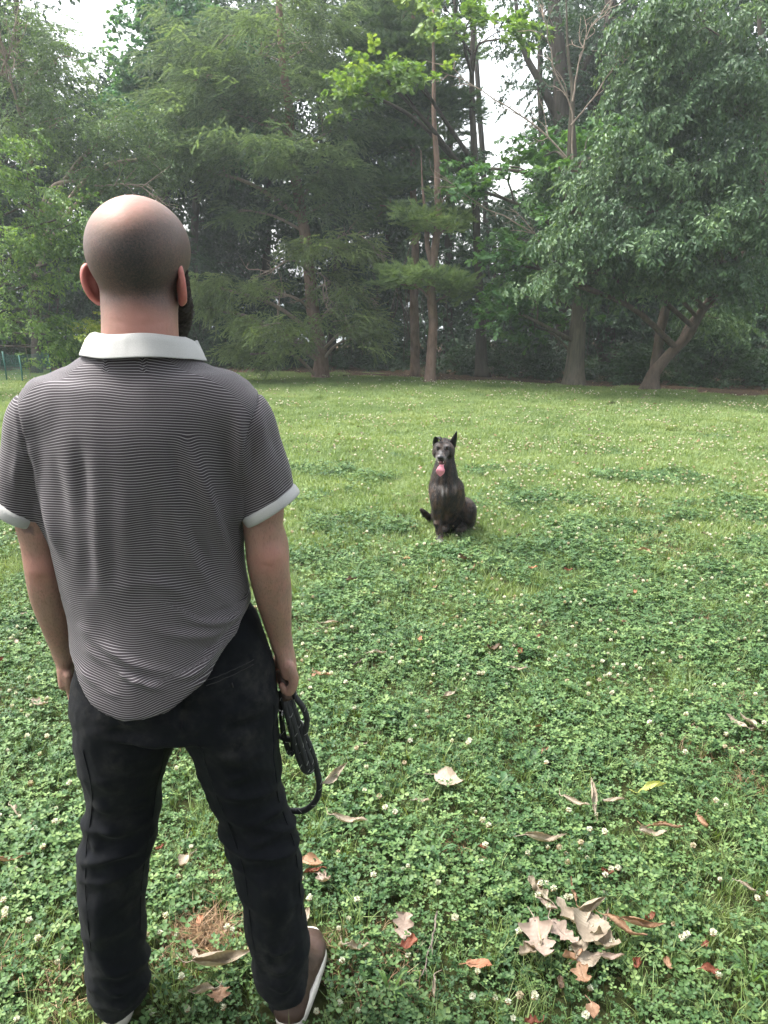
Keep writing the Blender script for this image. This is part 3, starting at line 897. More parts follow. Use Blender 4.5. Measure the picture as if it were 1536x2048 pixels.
# --- fine leaved grey-green tree, upper left
yy = 16.2
path = tp((75, 752, 18.6, .10), (68, 600, 18.4, .095), (60, 350, 17.4, .08), (40, 150, 17, .06), (30, -120, 17, .03))
path[0] = (*path[0][:2], -.05, .11)
t = tree('tall fine-leaved grey-green tree at the left with bare pale twigs and sky showing through', (path[0][0], path[0][1], 0), name='broadleaf_tree')
trunk_obj(t, [path], B_dark)
bl_ = [(*B(30, 40, yy, 105, 80), .75), (*B(115, 115, yy, 60, 55), .75), (*B(130, 220, yy, 100, 60), 1), (*B(220, 260, yy - .2, 95, 60), 1.1), (*B(60, 250, yy + .2, 90, 70), .9), (*B(250, 350, yy, 90, 50), 1.1), (*B(330, 300, yy + .4, 60, 60), .9), (*B(60, 140, yy + .3, 110, 50), .7),
       (*B(170, 350, yy, 60, 40), .9)]
ninst += crown(t, C_grey, 4, bl_, path, 39, dens=.95, per=6, spread=.22, barkmat=B_twig, scale=(.8, 1.2), brn=.012)
dead_branch(t, [(40, 230, yy - .6), (20, 150, yy - .9), (5, 90, yy - 1)], B_twig, 71, .03, 12, .9)
dead_branch(t, [(-20, 180, yy - .6), (15, 120, yy - .9), (30, 60, yy - 1)], B_twig, 72, .025, 12, .7)
dead_branch(t, [(190, 370, yy - .4), (270, 370, yy - .8), (320, 400, yy - 1)], B_twig, 73, .02, 12, .6)

# --- blue-green maple behind the head
yy = 20.0
path = tp((330, 750, 20.5, .2), (325, 500, 20.5, .18), (320, 200, 20.5, .12), (320, -100, 20.5, .06))
path[0] = (*path[0][:2], -.05, .2)
t = tree('blue-green maple behind the conifer, right of the bright sky gap', (path[0][0], path[0][1], 0), name='maple_tree')
trunk_obj(t, [path], B_dark)
bl_ = [(*B(335, 30, yy, 72, 55), 1), (*B(330, 110, yy, 75, 50), 1), (*B(290, 175, yy, 40, 25), .8), (*B(400, 130, yy + .5, 90, 80), 1), (*B(330, 210, yy, 90, 50), 1), (*B(420, 260, yy + .5, 80, 70), .9)]
ninst += crown(t, C_maple, 4, bl_, path, 41, dens=.9, per=6, spread=.25, barkmat=B_dark, scale=(.9, 1.3))

# --- two tall dark trunks behind the oak
for k, (x0, lean, lab) in enumerate(((1126, -20, 'tall dark-stemmed tree behind the oak, the one beside the bright sky gap'), (1205, 22, 'tall dark-stemmed tree behind the oak, the one nearer the elm'))):
    yy = 20.5 + k * .8
    path = tp((x0 + 10, 752, yy, .24), (x0 + 4, 520, yy, .22), (x0, 300, yy, .2), (x0 + lean * .4, 120, yy, .17), (x0 + lean, -60, yy, .14), (x0 + lean * 1.6, -300, yy, .08))
    path[0] = (*path[0][:2], -.05, .27)
    t = tree(lab, (path[0][0], path[0][1], 0), name='broadleaf_tree')
    limb = [tp((x0, 250, yy, .12), (x0 - 45, 170, yy, .09), (x0 - 80, 90, yy, .06), (x0 - 100, -30, yy, .04)), tp((x0 + 2, 200, yy, .1), (x0 + 50, 120, yy, .08), (x0 + 90, 40, yy, .06), (x0 + 110, -60, yy, .04))]
    trunk_obj(t, [path] + limb, B_dark)
    o = x0 - 1126
    bl_ = [(*B(x0 - 40 + k * 30, 60, yy, 75, 80), .6), (*B(x0 + 40, 120, yy, 70, 60), .6), (*B(x0 - 55 + k * 60, 170, yy, 45, 45), .6), (*B(x0 + 30, 300, yy, 75, 80), 1.0), (*B(x0 + 10, 450, yy, 75, 80), 1.2), (*B(x0 + 30, 600, yy, 90, 80), 1)]
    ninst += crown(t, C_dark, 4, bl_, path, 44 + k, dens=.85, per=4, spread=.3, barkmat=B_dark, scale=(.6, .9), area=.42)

# --- the wood behind: trees standing one behind another
labs = ['far left', 'behind the bright broadleaf tree', 'behind the green fence', 'behind the man\'s head', 'left of the big conifer', 'straight behind the big conifer', 'right of the big conifer', 'behind the two pines', 'right of the pines beside the sky gap',
        'behind the oak', 'left of the elm', 'behind the elm crown', 'behind the leaning elm trunks', 'at the far right edge', 'outermost on the right', 'beyond the left edge of the frame', 'farthest beyond the left edge of the frame', 'beyond the right edge of the frame', 'farthest beyond the right edge of the frame']
cols = [(-130, 20.5, 1), (-10, 22, 1), (105, 23, 0), (285, 23.5, 0), (395, 22, 1), (520, 24, 1), (660, 22.5, 1), (775, 24, 1), (895, 22, 2), (1090, 24.5, 3), (1215, 22.5, 1), (1320, 21, 1), (1430, 20, 1), (1545, 18.5, 1), (1680, 18, 1), (-260, 20, 1), (-400, 19.5, 1), (1830, 16.5, 1), (1990, 16, 1)]
kinds = ['dense', 'tall', 'broad']
for k, ((x0, yy, mode), lb) in enumerate(zip(cols, labs)):
    g = np.random.default_rng(900 + k)
    path = tp((x0, 735, yy, .13), (x0 + g.uniform(-15, 15), 500, yy, .11), (x0 + g.uniform(-25, 25), 200, yy, .08), (x0 + g.uniform(-30, 30), -150, yy, .06))
    if mode == 0: path = tp((x0, 735, yy, .13), (x0 + 5, 500, yy, .10), (x0 - 5, 300, yy, .06), (x0, 190, yy, .01))
    path[0] = (*path[0][:2], -.05, .15)
    t = tree('dark background tree of the wood, standing ' + lb, (path[0][0], path[0][1], 0), name='woodland_tree', group='dark trees of the wood behind the lawn')
    trunk_obj(t, [path], B_dark, sides=10)
    bl_ = []
    for j, py in enumerate((0, 110, 220, 330, 440, 540, 630)):
        if mode == 0 and py < 150: continue
        rx = 78; xo = g.uniform(-18, 18)
        if mode == 2 and py < 430: rx, xo = 50, -20
        if mode == 3 and py < 430: rx, xo = 42, 30
        bl_.append((*B(x0 + xo, py + g.uniform(-15, 15), yy + g.uniform(-.5, .5), rx, 66), (.8, .9, 1)[min(j // 2, 2)]))
    if yy < 21:
        bl_.append((*B(x0, 690, yy, 75, 40), .8))
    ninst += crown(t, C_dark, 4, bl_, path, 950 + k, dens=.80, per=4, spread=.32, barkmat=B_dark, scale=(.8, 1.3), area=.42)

# second row filling
for k, (x0, lb) in enumerate(((-60, 'second row at the far left'), (180, 'second row behind the fence'), (460, 'second row left of the conifer'), (720, 'second row between conifer and pines'), (970, 'second row, below the sky gap'), (1160, 'second row behind the oak trunk'), (1380, 'second row behind the elm'), (1600, 'second row at the far right'))):
    g = np.random.default_rng(1900 + k); yy = 27.0
    path = tp((x0, 715, yy, .13), (x0 + g.uniform(-15, 15), 500, yy, .11), (x0 + g.uniform(-25, 25), 200, yy, .08), (x0 + g.uniform(-30, 30), -100, yy, .06))
    if x0 == 180: path = tp((x0, 715, yy, .13), (x0 + 5, 500, yy, .10), (x0 - 5, 300, yy, .06), (x0, 200, yy, .01))
    path[0] = (*path[0][:2], -.05, .15)
    t = tree('dim tree deep in the wood, ' + lb, (path[0][0], path[0][1], 0), name='woodland_tree', group='dim trees deep in the wood')
    trunk_obj(t, [path], B_dark, sides=8)
    bl_ = []
    for py in (60, 200, 330, 450, 550, 640):
        if x0 == 970 and py < 440: continue
        if x0 == 180 and py < 190: continue
        rx = 95
        if x0 == 1160 and py < 440: rx = 60
        bl_.append((*B(x0 + g.uniform(-20, 20), py, yy, rx, 80), .7))
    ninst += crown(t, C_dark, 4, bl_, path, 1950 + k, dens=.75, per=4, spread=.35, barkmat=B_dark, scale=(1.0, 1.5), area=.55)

# --- shrubs along the wood's edge
shr = [(-60, 745, 60), (30, 742, 50), (130, 742, 55), (220, 744, 50), (400, 742, 50), (470, 742, 55), (545, 744, 45), (590, 742, 30), (700, 745, 35), (770, 748, 34), (930, 752, 40), (985, 752, 44), (1050, 755, 45), (1095, 757, 36), (1225, 762, 44), (1265, 764, 40), (1350, 768, 50), (1420, 772, 50), (1490, 776, 52), (1560, 782, 60)]
for k, (px, py, rx) in enumerate(shr):
    g = np.random.default_rng(700 + k)
    q = G(px, py); yy = float(edgeY(q[0])) + 1.5 + g.uniform(0, .6)
    q = W(px, 740, yy); q[2] = 0
    m = MPP(740, yy); hgt = g.uniform(.55, 1.25) * (1.5 if 380 < px < 600 else 1) * (1.6 if px < 260 else 1)
    t = empty('shrub', q, None, None)
    place = ('at the far left beyond the fence', 'behind the left fence post', 'behind the right end of the fence', 'left of the man\'s neck', 'just right of the man\'s collar', 'second to the right of the man\'s collar', 'left of the conifer trunk', 'right against the conifer trunk', 'right of the conifer trunk', 'left of the slender pine trunk',
             'right of the slender pine trunk', 'above the sitting dog to the right', 'midway between pine and oak trunks', 'left of the oak trunk', 'right of the oak trunk', 'left of the leaning elm trunks', 'right of the leaning elm trunks', 'second right of the elm trunks', 'third right of the elm trunks', 'at the right edge of the wood')[k]
    tag(t, 'dark leafy shrub at the wood edge ' + place, 'shrub', 'shrubs along the edge of the wood')
    acc = Acc()
    for _ in range(7):
        e = np.array((g.normal(0, .3), g.normal(0, .3), hgt * g.uniform(.6, 1)))
        tube(acc, catmull([q + g.normal(0, .05, 3) * (1, 1, 0), q + e * .5 + g.normal(0, .05, 3), q + e], 5), np.linspace(.014, .004, 5), 4, None, False)
    link('stem', acc.mesh('stem'), t, B_dark)
    rxm = rx * m
    bl_ = [(q + (0, 0, hgt * .50), np.array((rxm, .7, hgt * .52)), 1.0), (q + (g.uniform(-.3, .3), .1, hgt * .95), np.array((rxm * .5, .4, hgt * .3)), .8), (q + (g.uniform(-.3, .3), -.3, hgt * .2), np.array((rxm * 1.1, .4, hgt * .2)), .8)]
    ninst += crown(t, C_shrub, 4, bl_, [(*q, .02), (q[0], q[1], hgt, .01)], 720 + k, dens=.95, per=5, spread=.14, branches=False, scale=(.6, 1.0), pitch=(.2, .5), name='foliage')

# ivy and weeds at the foot of the wood
gg = np.random.default_rng(77)
xs_ = gg.uniform(-13, 13, 2600); ys_ = edgeY(xs_) + gg.uniform(0.9, 4.5, 2600)
P = np.column_stack([xs_, ys_, gg.uniform(0, .22, 2600)])
tag(scatter('undergrowth', C_shrub, P, np.column_stack([gg.normal(.5, .5, 2600), gg.normal(0, .4, 2600), gg.uniform(0, 6.28, 2600)]), gg.uniform(.4, .8, 2600), gg.integers(0, 4, 2600)), 'low ivy and weeds along the foot of the wood', kind='stuff')

# hanging vines among the trunks
acc = Acc()
for k in range(90):
    px = gg.choice([gg.uniform(960, 1150), gg.uniform(1150, 1300), gg.uniform(600, 900), gg.uniform(60, 400)]); yy = gg.uniform(18.6, 21)
    a_ = W(px, gg.uniform(480, 600), yy); b_ = a_.copy(); b_[2] = gg.uniform(.1, .8); b_[0] += gg.normal(0, .25)
    m_ = (a_ + b_) / 2 + gg.normal(0, .12, 3)
    tube(acc, catmull([a_, m_, b_], 8), gg.uniform(.006, .014), 4, None, False)
tag(link('vines', acc.mesh('vines'), None, B_dark), 'thin bare vines hanging among the dark trunks of the wood', 'vines', kind='stuff')

# ---------------------------------------------------------------- green garden fence at the left
gmf = NT('green_metal').principled((.035, .13, .105), .5, .4)
tn = NT('green_netting'); gnet = tn.principled((.03, .12, .10), .6, .3)
posts = [(14, 763, 705), (46, 765, 712), (103, 758, 712)]
fb = G(50, 763)
fence = empty('garden_fence', fb, 'low green netting fence on thin green posts at the left lawn edge', 'fence')
pp = []
for px, pb, pt in posts:
    q = G(px, pb); m = MPP(pb, q[1]); h = (pb - pt) * m * 1.02
    acc = Acc(); tube(acc, [q + (0, 0, -.05), q + (0.0, 0, h * .5), q + (-.02, 0, h)], .016, 8, None)
    link('post', acc.mesh('post'), fence, gmf); pp.append((q, h))
acc = Acc()
ends = [G(-40, 768)] + [p_[0] for p_ in pp]
for a_, b_ in zip(ends[:-1], ends[1:]):
    L_ = np.linalg.norm(b_ - a_); nv = int(L_ / .035)
    for i in range(nv + 1):
        q = a_ + (b_ - a_) * i / nv
        tube(acc, [q + (0, 0, .02), q + (.01 * math.sin(i), 0, .30), q + (0, 0, .58 - .02 * math.sin(i * .3))], .0022, 3, None, False)
    for j in range(17):
        z = .03 + j * .034
        n_ = 8; qs = [a_ + (b_ - a_) * i / n_ + (0, 0, z - .015 * math.sin(math.pi * i / n_)) for i in range(n_ + 1)]
        tube(acc, qs, .0022, 3, None, False)
net = link('netting', acc.mesh('netting'), fence, gnet)

# small sapling in front of the fence
q = G(60, 763); t = empty('sapling', q, 'small pale green leafy sapling right in front of the fence posts', 'sapling')
acc = Acc(); tube(acc, catmull([q, q + (.03, 0, .35), q + (-.02, 0, .75)], 7), np.linspace(.008, .003, 7), 5, None, False); link('stem', acc.mesh('stem'), t, B_twig)
crown(t, C_bright, 4, [(q + (0.02, 0, .42), np.array((.13, .12, .22)), 1.3)], [(*q, .01), (q[0], q[1], .8, .01)], 801, dens=1.3, per=3, spread=.06, branches=False, scale=(.35, .55), name='foliage')
ml = 0
print('crown instances', ninst)

# --- big oak behind the photographer: its boughs hang over the near lawn and shade it
path = [(1.9, -3.4, -.05, .34), (1.8, -3.3, 2.0, .28), (1.5, -3.0, 4.5, .24), (1.0, -2.6, 7.5, .17), (.8, -2.4, 11, .08)]
t = tree('big spreading oak behind the photographer, shading the near lawn', (1.9, -3.4, 0), name='oak_tree')
trunk_obj(t, [path], B_oak)
bl_ = [(np.array(c_), np.array(r_), k_) for c_, r_, k_ in (((0, -3, 8.5), (3.6, 3.2, 2.2), .5), ((-2.8, -2.2, 6.0), (2.2, 2.2, 1.2), .6), ((1.2, -4.5, 5.5), (2.6, 2.0, 1.4), .6), ((2.8, -1.2, 6.2), (2.0, 2.0, 1.2), .6),
       ((-.6, .4, 6.6), (2.2, 1.6, 1.0), .6), ((-3.8, -4.8, 6.5), (2.2, 2.2, 1.6), .5), ((4.5, -4.2, 6.0), (2.2, 2.2, 1.6), .5), ((-.2, -5.8, 4.4), (2.8, 1.4, 1.6), .7))]
crown(t, C_dark, 4, bl_, path, 990, dens=.8, per=4, spread=.32, barkmat=B_oak, scale=(.8, 1.3), area=.42)
# ================================================================ SCULPTING (signed distances -> one continuous surface)
class Sculpt:
    def __init__(self, lo, hi, h):
        self.lo = np.array(lo, float); self.h = h
        self.n = np.ceil((np.array(hi) - self.lo) / h).astype(int) + 1
        self.F = np.full(self.n, 1.0, dtype=np.float32)
    def box(self, lo, hi):
        a = np.clip(np.floor((np.array(lo) - self.lo) / self.h).astype(int), 0, self.n)
        b = np.clip(np.ceil((np.array(hi) - self.lo) / self.h).astype(int) + 1, 0, self.n)
        sl = tuple(slice(a[i], b[i]) for i in range(3))
        ax = [self.lo[i] + self.h * np.arange(a[i], b[i]) for i in range(3)]
        X = np.meshgrid(*ax, indexing='ij')
        return sl, [x.astype(np.float32) for x in X]
    @staticmethod
    def smin(a, b, k):
        if k <= 0: return np.minimum(a, b)
        h = np.clip(.5 + .5 * (b - a) / k, 0, 1)
        return b * (1 - h) + a * h - k * h * (1 - h)
    @staticmethod
    def segd(X, A, Bp, a1, b1, a2, b2, side, cap=None):
        A = np.asarray(A, float); Bp = np.asarray(Bp, float)
        d = Bp - A; L = np.linalg.norm(d) + 1e-9; n = d / L
        S = np.asarray(side, float); S = S - n * (S @ n); S /= np.linalg.norm(S); T = np.cross(n, S)
        px, py, pz = X[0] - A[0], X[1] - A[1], X[2] - A[2]
        s = px * n[0] + py * n[1] + pz * n[2]; t = np.clip(s / L, 0, 1)
        w = s - t * L; u = px * S[0] + py * S[1] + pz * S[2]; v = px * T[0] + py * T[1] + pz * T[2]
        a = a1 + (a2 - a1) * t; b = b1 + (b2 - b1) * t; m = np.minimum(a, b)
        return (np.sqrt((u / a) ** 2 + (v / b) ** 2 + (w / (m if cap is None else cap)) ** 2) - 1) * m
    def chain(self, pts, k=.02, side=(1, 0, 0), n=None, cap=None):
        """pts rows: x,y,z,a[,b]"""
        P = np.array([list(p) + ([p[3]] if len(p) == 4 else []) for p in pts], float)
        C = catmull(P, n or max(2, (len(P) - 1) * 5 + 1)) if len(P) > 2 else P
        C[:, 3:] = np.maximum(C[:, 3:], .002)
        R_ = C[:, 3:].max() + k + 4 * self.h
        sl, X = self.box(C[:, :3].min(0) - R_, C[:, :3].max(0) + R_)
        Gd = np.full(X[0].shape, 1.0, dtype=np.float32)
        lo = C[:, :3].min(0) - R_
        for i in range(len(C) - 1):
            A, Bp = C[i], C[i + 1]
            r = max(A[3], A[4], Bp[3], Bp[4]) + k + 4 * self.h
            s2, X2 = self.box(np.minimum(A[:3], Bp[:3]) - r, np.maximum(A[:3], Bp[:3]) + r)
            d = self.segd(X2, A[:3], Bp[:3], A[3], A[4], Bp[3], Bp[4], side, cap).astype(np.float32)
            q = tuple(slice(s2[j].start - sl[j].start, s2[j].stop - sl[j].start) for j in range(3))
            Gd[q] = np.minimum(Gd[q], d)
        self.F[sl] = self.smin(self.F[sl], Gd, k)
    def ell(self, c, r, k=.02, rot=None, sub=False):
        R_ = max(r) + k + 4 * self.h
        sl, X = self.box(np.array(c) - R_, np.array(c) + R_)
        p = np.stack([X[i] - c[i] for i in range(3)], -1)
        if rot is not None:
            M = np.array(Euler(rot).to_matrix()); p = p @ M
        r = np.array(r)
        q = p / r; l = np.linalg.norm(q, axis=-1) + 1e-9; g = np.linalg.norm(p / r ** 2, axis=-1) + 1e-9
        d = (l * (l - 1) / g).astype(np.float32)
        if sub: self.F[sl] = -self.smin(-self.F[sl], d, k)
        else: self.F[sl] = self.smin(self.F[sl], d, k)
    def coords(self):
        return self.box(self.lo, self.lo + self.h * (self.n - 1))[1]
    def mesh(self, iters=2):
        F = self.F; h = self.h
        ins = F < 0
        c = np.zeros(np.array(F.shape) - 1, dtype=np.int8)
        for dx in (0, 1):
            for dy in (0, 1):
                for dz in (0, 1):
                    c += ins[dx:F.shape[0] - 1 + dx, dy:F.shape[1] - 1 + dy, dz:F.shape[2] - 1 + dz]
        act = (c > 0) & (c < 8)
        idx = np.argwhere(act)
        num = np.full(act.shape, -1, dtype=np.int32); num[act] = np.arange(len(idx))
        acc = np.zeros((len(idx), 3)); cnt = np.zeros(len(idx))
        cor = [(a, b, d) for a in (0, 1) for b in (0, 1) for d in (0, 1)]
        val = {q: F[idx[:, 0] + q[0], idx[:, 1] + q[1], idx[:, 2] + q[2]] for q in cor}
        for a in cor:
            for ax in range(3):
                if a[ax] == 0:
                    b = list(a); b[ax] = 1; b = tuple(b)
                    va, vb = val[a], val[b]; m = (va < 0) != (vb < 0)
                    t = np.where(m, va / (va - vb + 1e-12), 0)
                    p = np.tile(np.array(a, float), (len(idx), 1)); p[:, ax] += t
                    acc[m] += p[m]; cnt[m] += 1
        V = self.lo + h * (idx + acc / cnt[:, None])
        Qs = []
        for ax in range(3):
            o1, o2 = [(1, 2), (2, 0), (0, 1)][ax]
            s0 = [slice(1, F.shape[i] - 1) for i in range(3)]; s1 = list(s0)
            s0[ax] = slice(0, F.shape[ax] - 1); s1[ax] = slice(1, F.shape[ax])
            a = ins[tuple(s0)]; b = ins[tuple(s1)]
            e = np.argwhere(a != b); fl = a[tuple(e.T)]
            base = e + 1; base[:, ax] = e[:, ax]
            def cell(d1, d2):
                q = base.copy(); q[:, o1] += d1; q[:, o2] += d2
                return num[q[:, 0], q[:, 1], q[:, 2]]
            Q = np.stack([cell(-1, -1), cell(0, -1), cell(0, 0), cell(-1, 0)], -1)
            Q[~fl] = Q[~fl][:, ::-1]
            Qs.append(Q)
        Q = np.concatenate(Qs); Q = Q[(Q >= 0).all(1)]
        for _ in range(iters): V = lap(V, Q, .5)
        return V, Q

def lap(V, Q, f=.5):
    S = np.zeros_like(V); n = np.zeros(len(V))
    for i in range(4):
        a, b = Q[:, i], Q[:, (i + 1) % 4]
        for k in range(3): S[:, k] += np.bincount(a, V[b, k], len(V)) + np.bincount(b, V[a, k], len(V))
        n += np.bincount(a, minlength=len(V)) + np.bincount(b, minlength=len(V))
    return V * (1 - f) + f * S / np.maximum(n, 1)[:, None]

def vnorm(V, Q):
    N = np.cross(V[Q[:, 2]] - V[Q[:, 0]], V[Q[:, 3]] - V[Q[:, 1]])
    out = np.zeros_like(V)
    for i in range(4):
        for k in range(3): out[:, k] += np.bincount(Q[:, i], N[:, k], len(V))
    return out / (np.linalg.norm(out, axis=1)[:, None] + 1e-12)

def pix(V):
    """photo pixel each vertex sits near, used to lay out cloth folds and skin marks"""
    sy, cy_ = math.sin(PITCH), math.cos(PITCH)
    dz = V[:, 2] - CAM_H; f = V[:, 1] * cy_ - dz * sy; u = V[:, 1] * sy + dz * cy_
    return np.stack([768 + FPX * V[:, 0] / f, 1024 - FPX * u / f], -1)

def polydist(P, line):
    L_ = np.asarray(line, float)
    if len(L_) > 2: L_ = catmull(L_, (len(L_) - 1) * 5 + 1)
    best = np.full(len(P), 1e9); sg = np.zeros(len(P)); ta = np.zeros(len(P))
    for i in range(len(L_) - 1):
        d = L_[i + 1] - L_[i]; l2 = d @ d
        t = np.clip(((P - L_[i]) @ d) / l2, 0, 1)
        r = P - (L_[i] + t[:, None] * d); q = np.linalg.norm(r, axis=1)
        m = q < best; best[m] = q[m]; sg[m] = np.sign(d[0] * r[m, 1] - d[1] * r[m, 0]); ta[m] = (i + t[m]) / (len(L_) - 1)
    return best, sg, ta

def folds(V, N, creases, k=1.0):
    """push cloth along its normal along fold lines laid out over the back"""
    P = pix(V); D = np.zeros(len(V)); back = np.clip(-N[:, 1] * 1.6 + .35, 0, 1)
    for line, w, amp, *rest in creases:
        asym = rest[0] if rest else 0.0
        d, sg, t = polydist(P, line)
        x = d * sg / w
        fade = np.clip(np.sin(np.clip(t, .0, 1) * math.pi) * 1.5 + .05, 0, 1) * (.8 + .45 * np.sin(t * 9 + line[0][0]))
        D += amp * fade * (np.exp(-x * x) - asym * x * np.exp(-x * x))
    return V + N * (D * back * k)[:, None]

# ================================================================ MAN
def M_(px, py, dy=0.0):
    return tuple(W(px, py, 1.38 + dy))
man_base = (-.405, 1.45, 0)
man = empty('person', man_base, 'bald bearded man seen from behind in grey striped polo shirt, black jeans and brown shoes', 'person')

sk = Sculpt((-.75, 1.10, -.01), (-.06, 1.78, 1.79), .0042)
def C(px, py, dy, a, b=None): return (*M_(px, py, dy), a, b if b else a)
# head
hc = np.array(M_(277, 498, .02))
sk.ell(hc, (.0868, .104, .0855), .0)
sk.ell(hc + (-.004, .0, .010), (.060, .080, .068), .015)
sk.ell(hc + (.0, -.022, -.014), (.072, .078, .078), .015)
sk.ell(hc + (.006, .045, -.060), (.056, .062, .083), .015)            # face and jaw
sk.ell(hc + (.010, .080, -.112), (.034, .036, .032), .02)             # chin
fx = Vector((.16, .987, 0)).normalized(); fx = np.array(fx); rx_ = np.array((fx[1], -fx[0], 0))
sk.chain([(*(hc + fx * .103 + (0, 0, .0)), .009), (*(hc + fx * .118 + (0, 0, -.028)), .011), (*(hc + fx * .126 + (0, 0, -.044)), .014)], .012)   # nose
for s in (-1, 1):
    sk.ell(hc + fx * .095 + rx_ * .033 * s + (0, 0, .004), (.017, .017, .011), .012, sub=True)
    sk.ell(hc + fx * .086 + rx_ * .033 * s + (0, 0, .003), (.013, .013, .013), .003)
    sk.chain([(*(hc + fx * .103 + rx_ * .015 * s + (0, 0, .018)), .006), (*(hc + fx * .088 + rx_ * .046 * s + (0, 0, .018)), .005)], .01)
sk.ell(hc + fx * .112 + (0, 0, -.072), (.022, .012, .007), .006)
sk.ell(hc + fx * .111 + (0, 0, -.084), (.020, .012, .007), .006)
# neck and shoulders
sk.chain([C(281, 745, .0, .075, .062), C(281, 690, -.005, .0665, .062), C(280, 640, .0, .0645, .062), C(279, 600, .01, .065, .064), C(277, 565, .02, .062, .066)], .012)
# torso under the shirt
sk.chain([C(288, 800, .0, .11, .06), C(288, 850, .0, .145, .085), C(288, 900, .0, .155, .10), C(292, 1000, .0, .155, .10), C(308, 1150, .0, .145, .095), C(335, 1280, .01, .145, .095), C(348, 1375, .02, .150, .095)], .03, cap=.02)
# legs inside the jeans
for L_ in ([C(262, 1420, .02, .075), C(248, 1560, .02, .068), C(230, 1700, .02, .052), C(228, 1800, .03, .052), C(238, 1950, .06, .038), C(244, 2000, .07, .036)],
           [C(460, 1420, .02, .075), C(485, 1560, .02, .068), C(525, 1690, .02, .052), C(545, 1800, .03, .052), C(566, 1930, .06, .038), C(572, 1975, .06, .036)]):
    sk.chain(L_, .03)
# arms
armL = [C(84, 855, .0, .042), C(66, 930, -.005, .044), C(72, 1010, -.005, .044), C(84, 1080, -.005, .038, .042), C(92, 1132, .0, .0385, .040), C(102, 1190, .01, .0385, .038), C(116, 1250, .025, .031, .031), C(131, 1308, .04, .0245, .021)]
armR = [C(492, 855, .0, .042), C(512, 930, -.005, .044), C(523, 1000, -.005, .042), C(527, 1060, -.005, .0365, .041), C(535, 1125, .0, .0385, .040), C(545, 1180, .012, .0365, .038), C(554, 1238, .03, .0285, .031), C(563, 1284, .045, .0205, .026)]
sk.chain(armL, .02); sk.chain(armR, .02)
sk.ell(M_(84, 1135, -.028), (.017, .015, .020), .018)                 # elbows
sk.ell(M_(537, 1110, -.026), (.018, .016, .022), .018)
sk.ell(M_(553, 1095, .015), (.020, .024, .040), .02)
# left hand: relaxed, fingers hanging
sk.chain([C(131, 1305, .04, .023, .020), C(134, 1330, .05, .017, .034), C(137, 1356, .055, .015, .038)], .008)
for j, (dy, ln, cu) in enumerate(((.022, 1392, .010), (.045, 1406, .006), (.066, 1403, .006), (.088, 1394, .002))):
    a_ = C(137 + j * .6, 1350, dy, .0095); m_ = C(140 + j, (1350 + ln) / 2 + 3, dy + .002, .0088); e_ = C(143 + j + cu * 300, ln, dy + cu, .0072)
    sk.chain([a_, m_, e_], .004)
sk.chain([C(139, 1318, .085, .012), C(146, 1345, .105, .0105), C(149, 1368, .105, .009)], .006)
# right hand: closed around the bundled leash
sk.chain([C(563, 1284, .045, .0205, .024), C(570, 1308, .05, .019, .034), C(577, 1335, .055, .0165, .038)], .008)
for j, dy in enumerate((.022, .044, .066, .087)):
    k1 = C(580 - j * .5, 1334, dy, .0112); k2 = C(588 - j, 1356, dy - .002, .0102); k3 = C(583 - j, 1380 - j * 3, dy - .002, .0094); k4 = C(573, 1385 - j * 3, dy, .0085); k5 = C(564, 1372, dy + .002, .008)
    sk.chain([k1, k2, k3, k4, k5], .0035, n=17)
sk.chain([C(560, 1310, .088, .0125), C(555, 1340, .105, .0115), C(562, 1362, .103, .010), C(575, 1368, .095, .0088)], .006)
V, Q = sk.mesh(2)
N = vnorm(V, Q); P = pix(V)
# tendons, veins and the elbow crease
V = folds(V, N, [([(66, 1150), (85, 1158), (104, 1150)], 5, -.002), ([(520, 1128), (540, 1134), (560, 1122)], 5, -.002), ([(572, 1300), (584, 1340)], 3, .0012), ([(564, 1300), (572, 1340)], 3, .0012),
                 ([(556, 1180), (566, 1240)], 3, .0008), ([(95, 1200), (108, 1250)], 3, .0008), ([(262, 600), (285, 625), (310, 600)], 9, -.0012), ([(215, 640), (280, 650), (350, 640)], 4, -.001)])
me = mesh_np('body', V, Q)
# skin marks: shaved stubble round the back and sides, reddish crown, ears and elbows
q = V - hc; red = np.zeros(len(V)); stub = np.zeros(len(V)); tat = np.zeros(len(V))
top = np.sqrt(((q[:, 0] + .010) / .055) ** 2 + ((q[:, 2] - .088) / .062) ** 2)
hair = 1 / (1 + np.exp(-(top - 1.0) * 6)) * 1 / (1 + np.exp(-(q[:, 2] + .088 + .02 * np.abs(q[:, 0] / .08)) / .010)) * 1 / (1 + np.exp((q[:, 1] - .055) / .012))
hair *= .5 + .5 / (1 + np.exp((q[:, 2] - .045) / .015))
hair *= .72 + .28 * np.exp(-((q[:, 0] - .018) / .045) ** 2)
stub = np.clip(hair, 0, 1) * (q[:, 2] > -.2)
beard = (np.abs(q[:, 2] + .10) < .07) & (q[:, 1] > .03)
red = .85 * np.exp(-((q[:, 0] + .002) ** 2 + (q[:, 2] - .058) ** 2 + (q[:, 1] + .055) ** 2) / .0012)
for (ex, ey, ed, er) in ((84, 1135, -.03, .03), (537, 1115, -.03, .03), (585, 1355, .05, .03), (140, 1400, .05, .02), (283, 650, -.06, .06)):
    c_ = np.array(M_(ex, ey, ed)); red += .75 * np.exp(-((V - c_) ** 2).sum(1) / er ** 2)
d, _, _ = polydist(P, [(42, 1050), (52, 1062), (60, 1058), (66, 1066)])
tat = ((d < 5) & (V[:, 0] < -.55) & (N[:, 1] < .3) & (P[:, 1] < 1075)).astype(float)
attr(me, 'red', 'FLOAT', np.clip(red, 0, 1)); attr(me, 'stub', 'FLOAT', stub); attr(me, 'tat', 'FLOAT', tat)
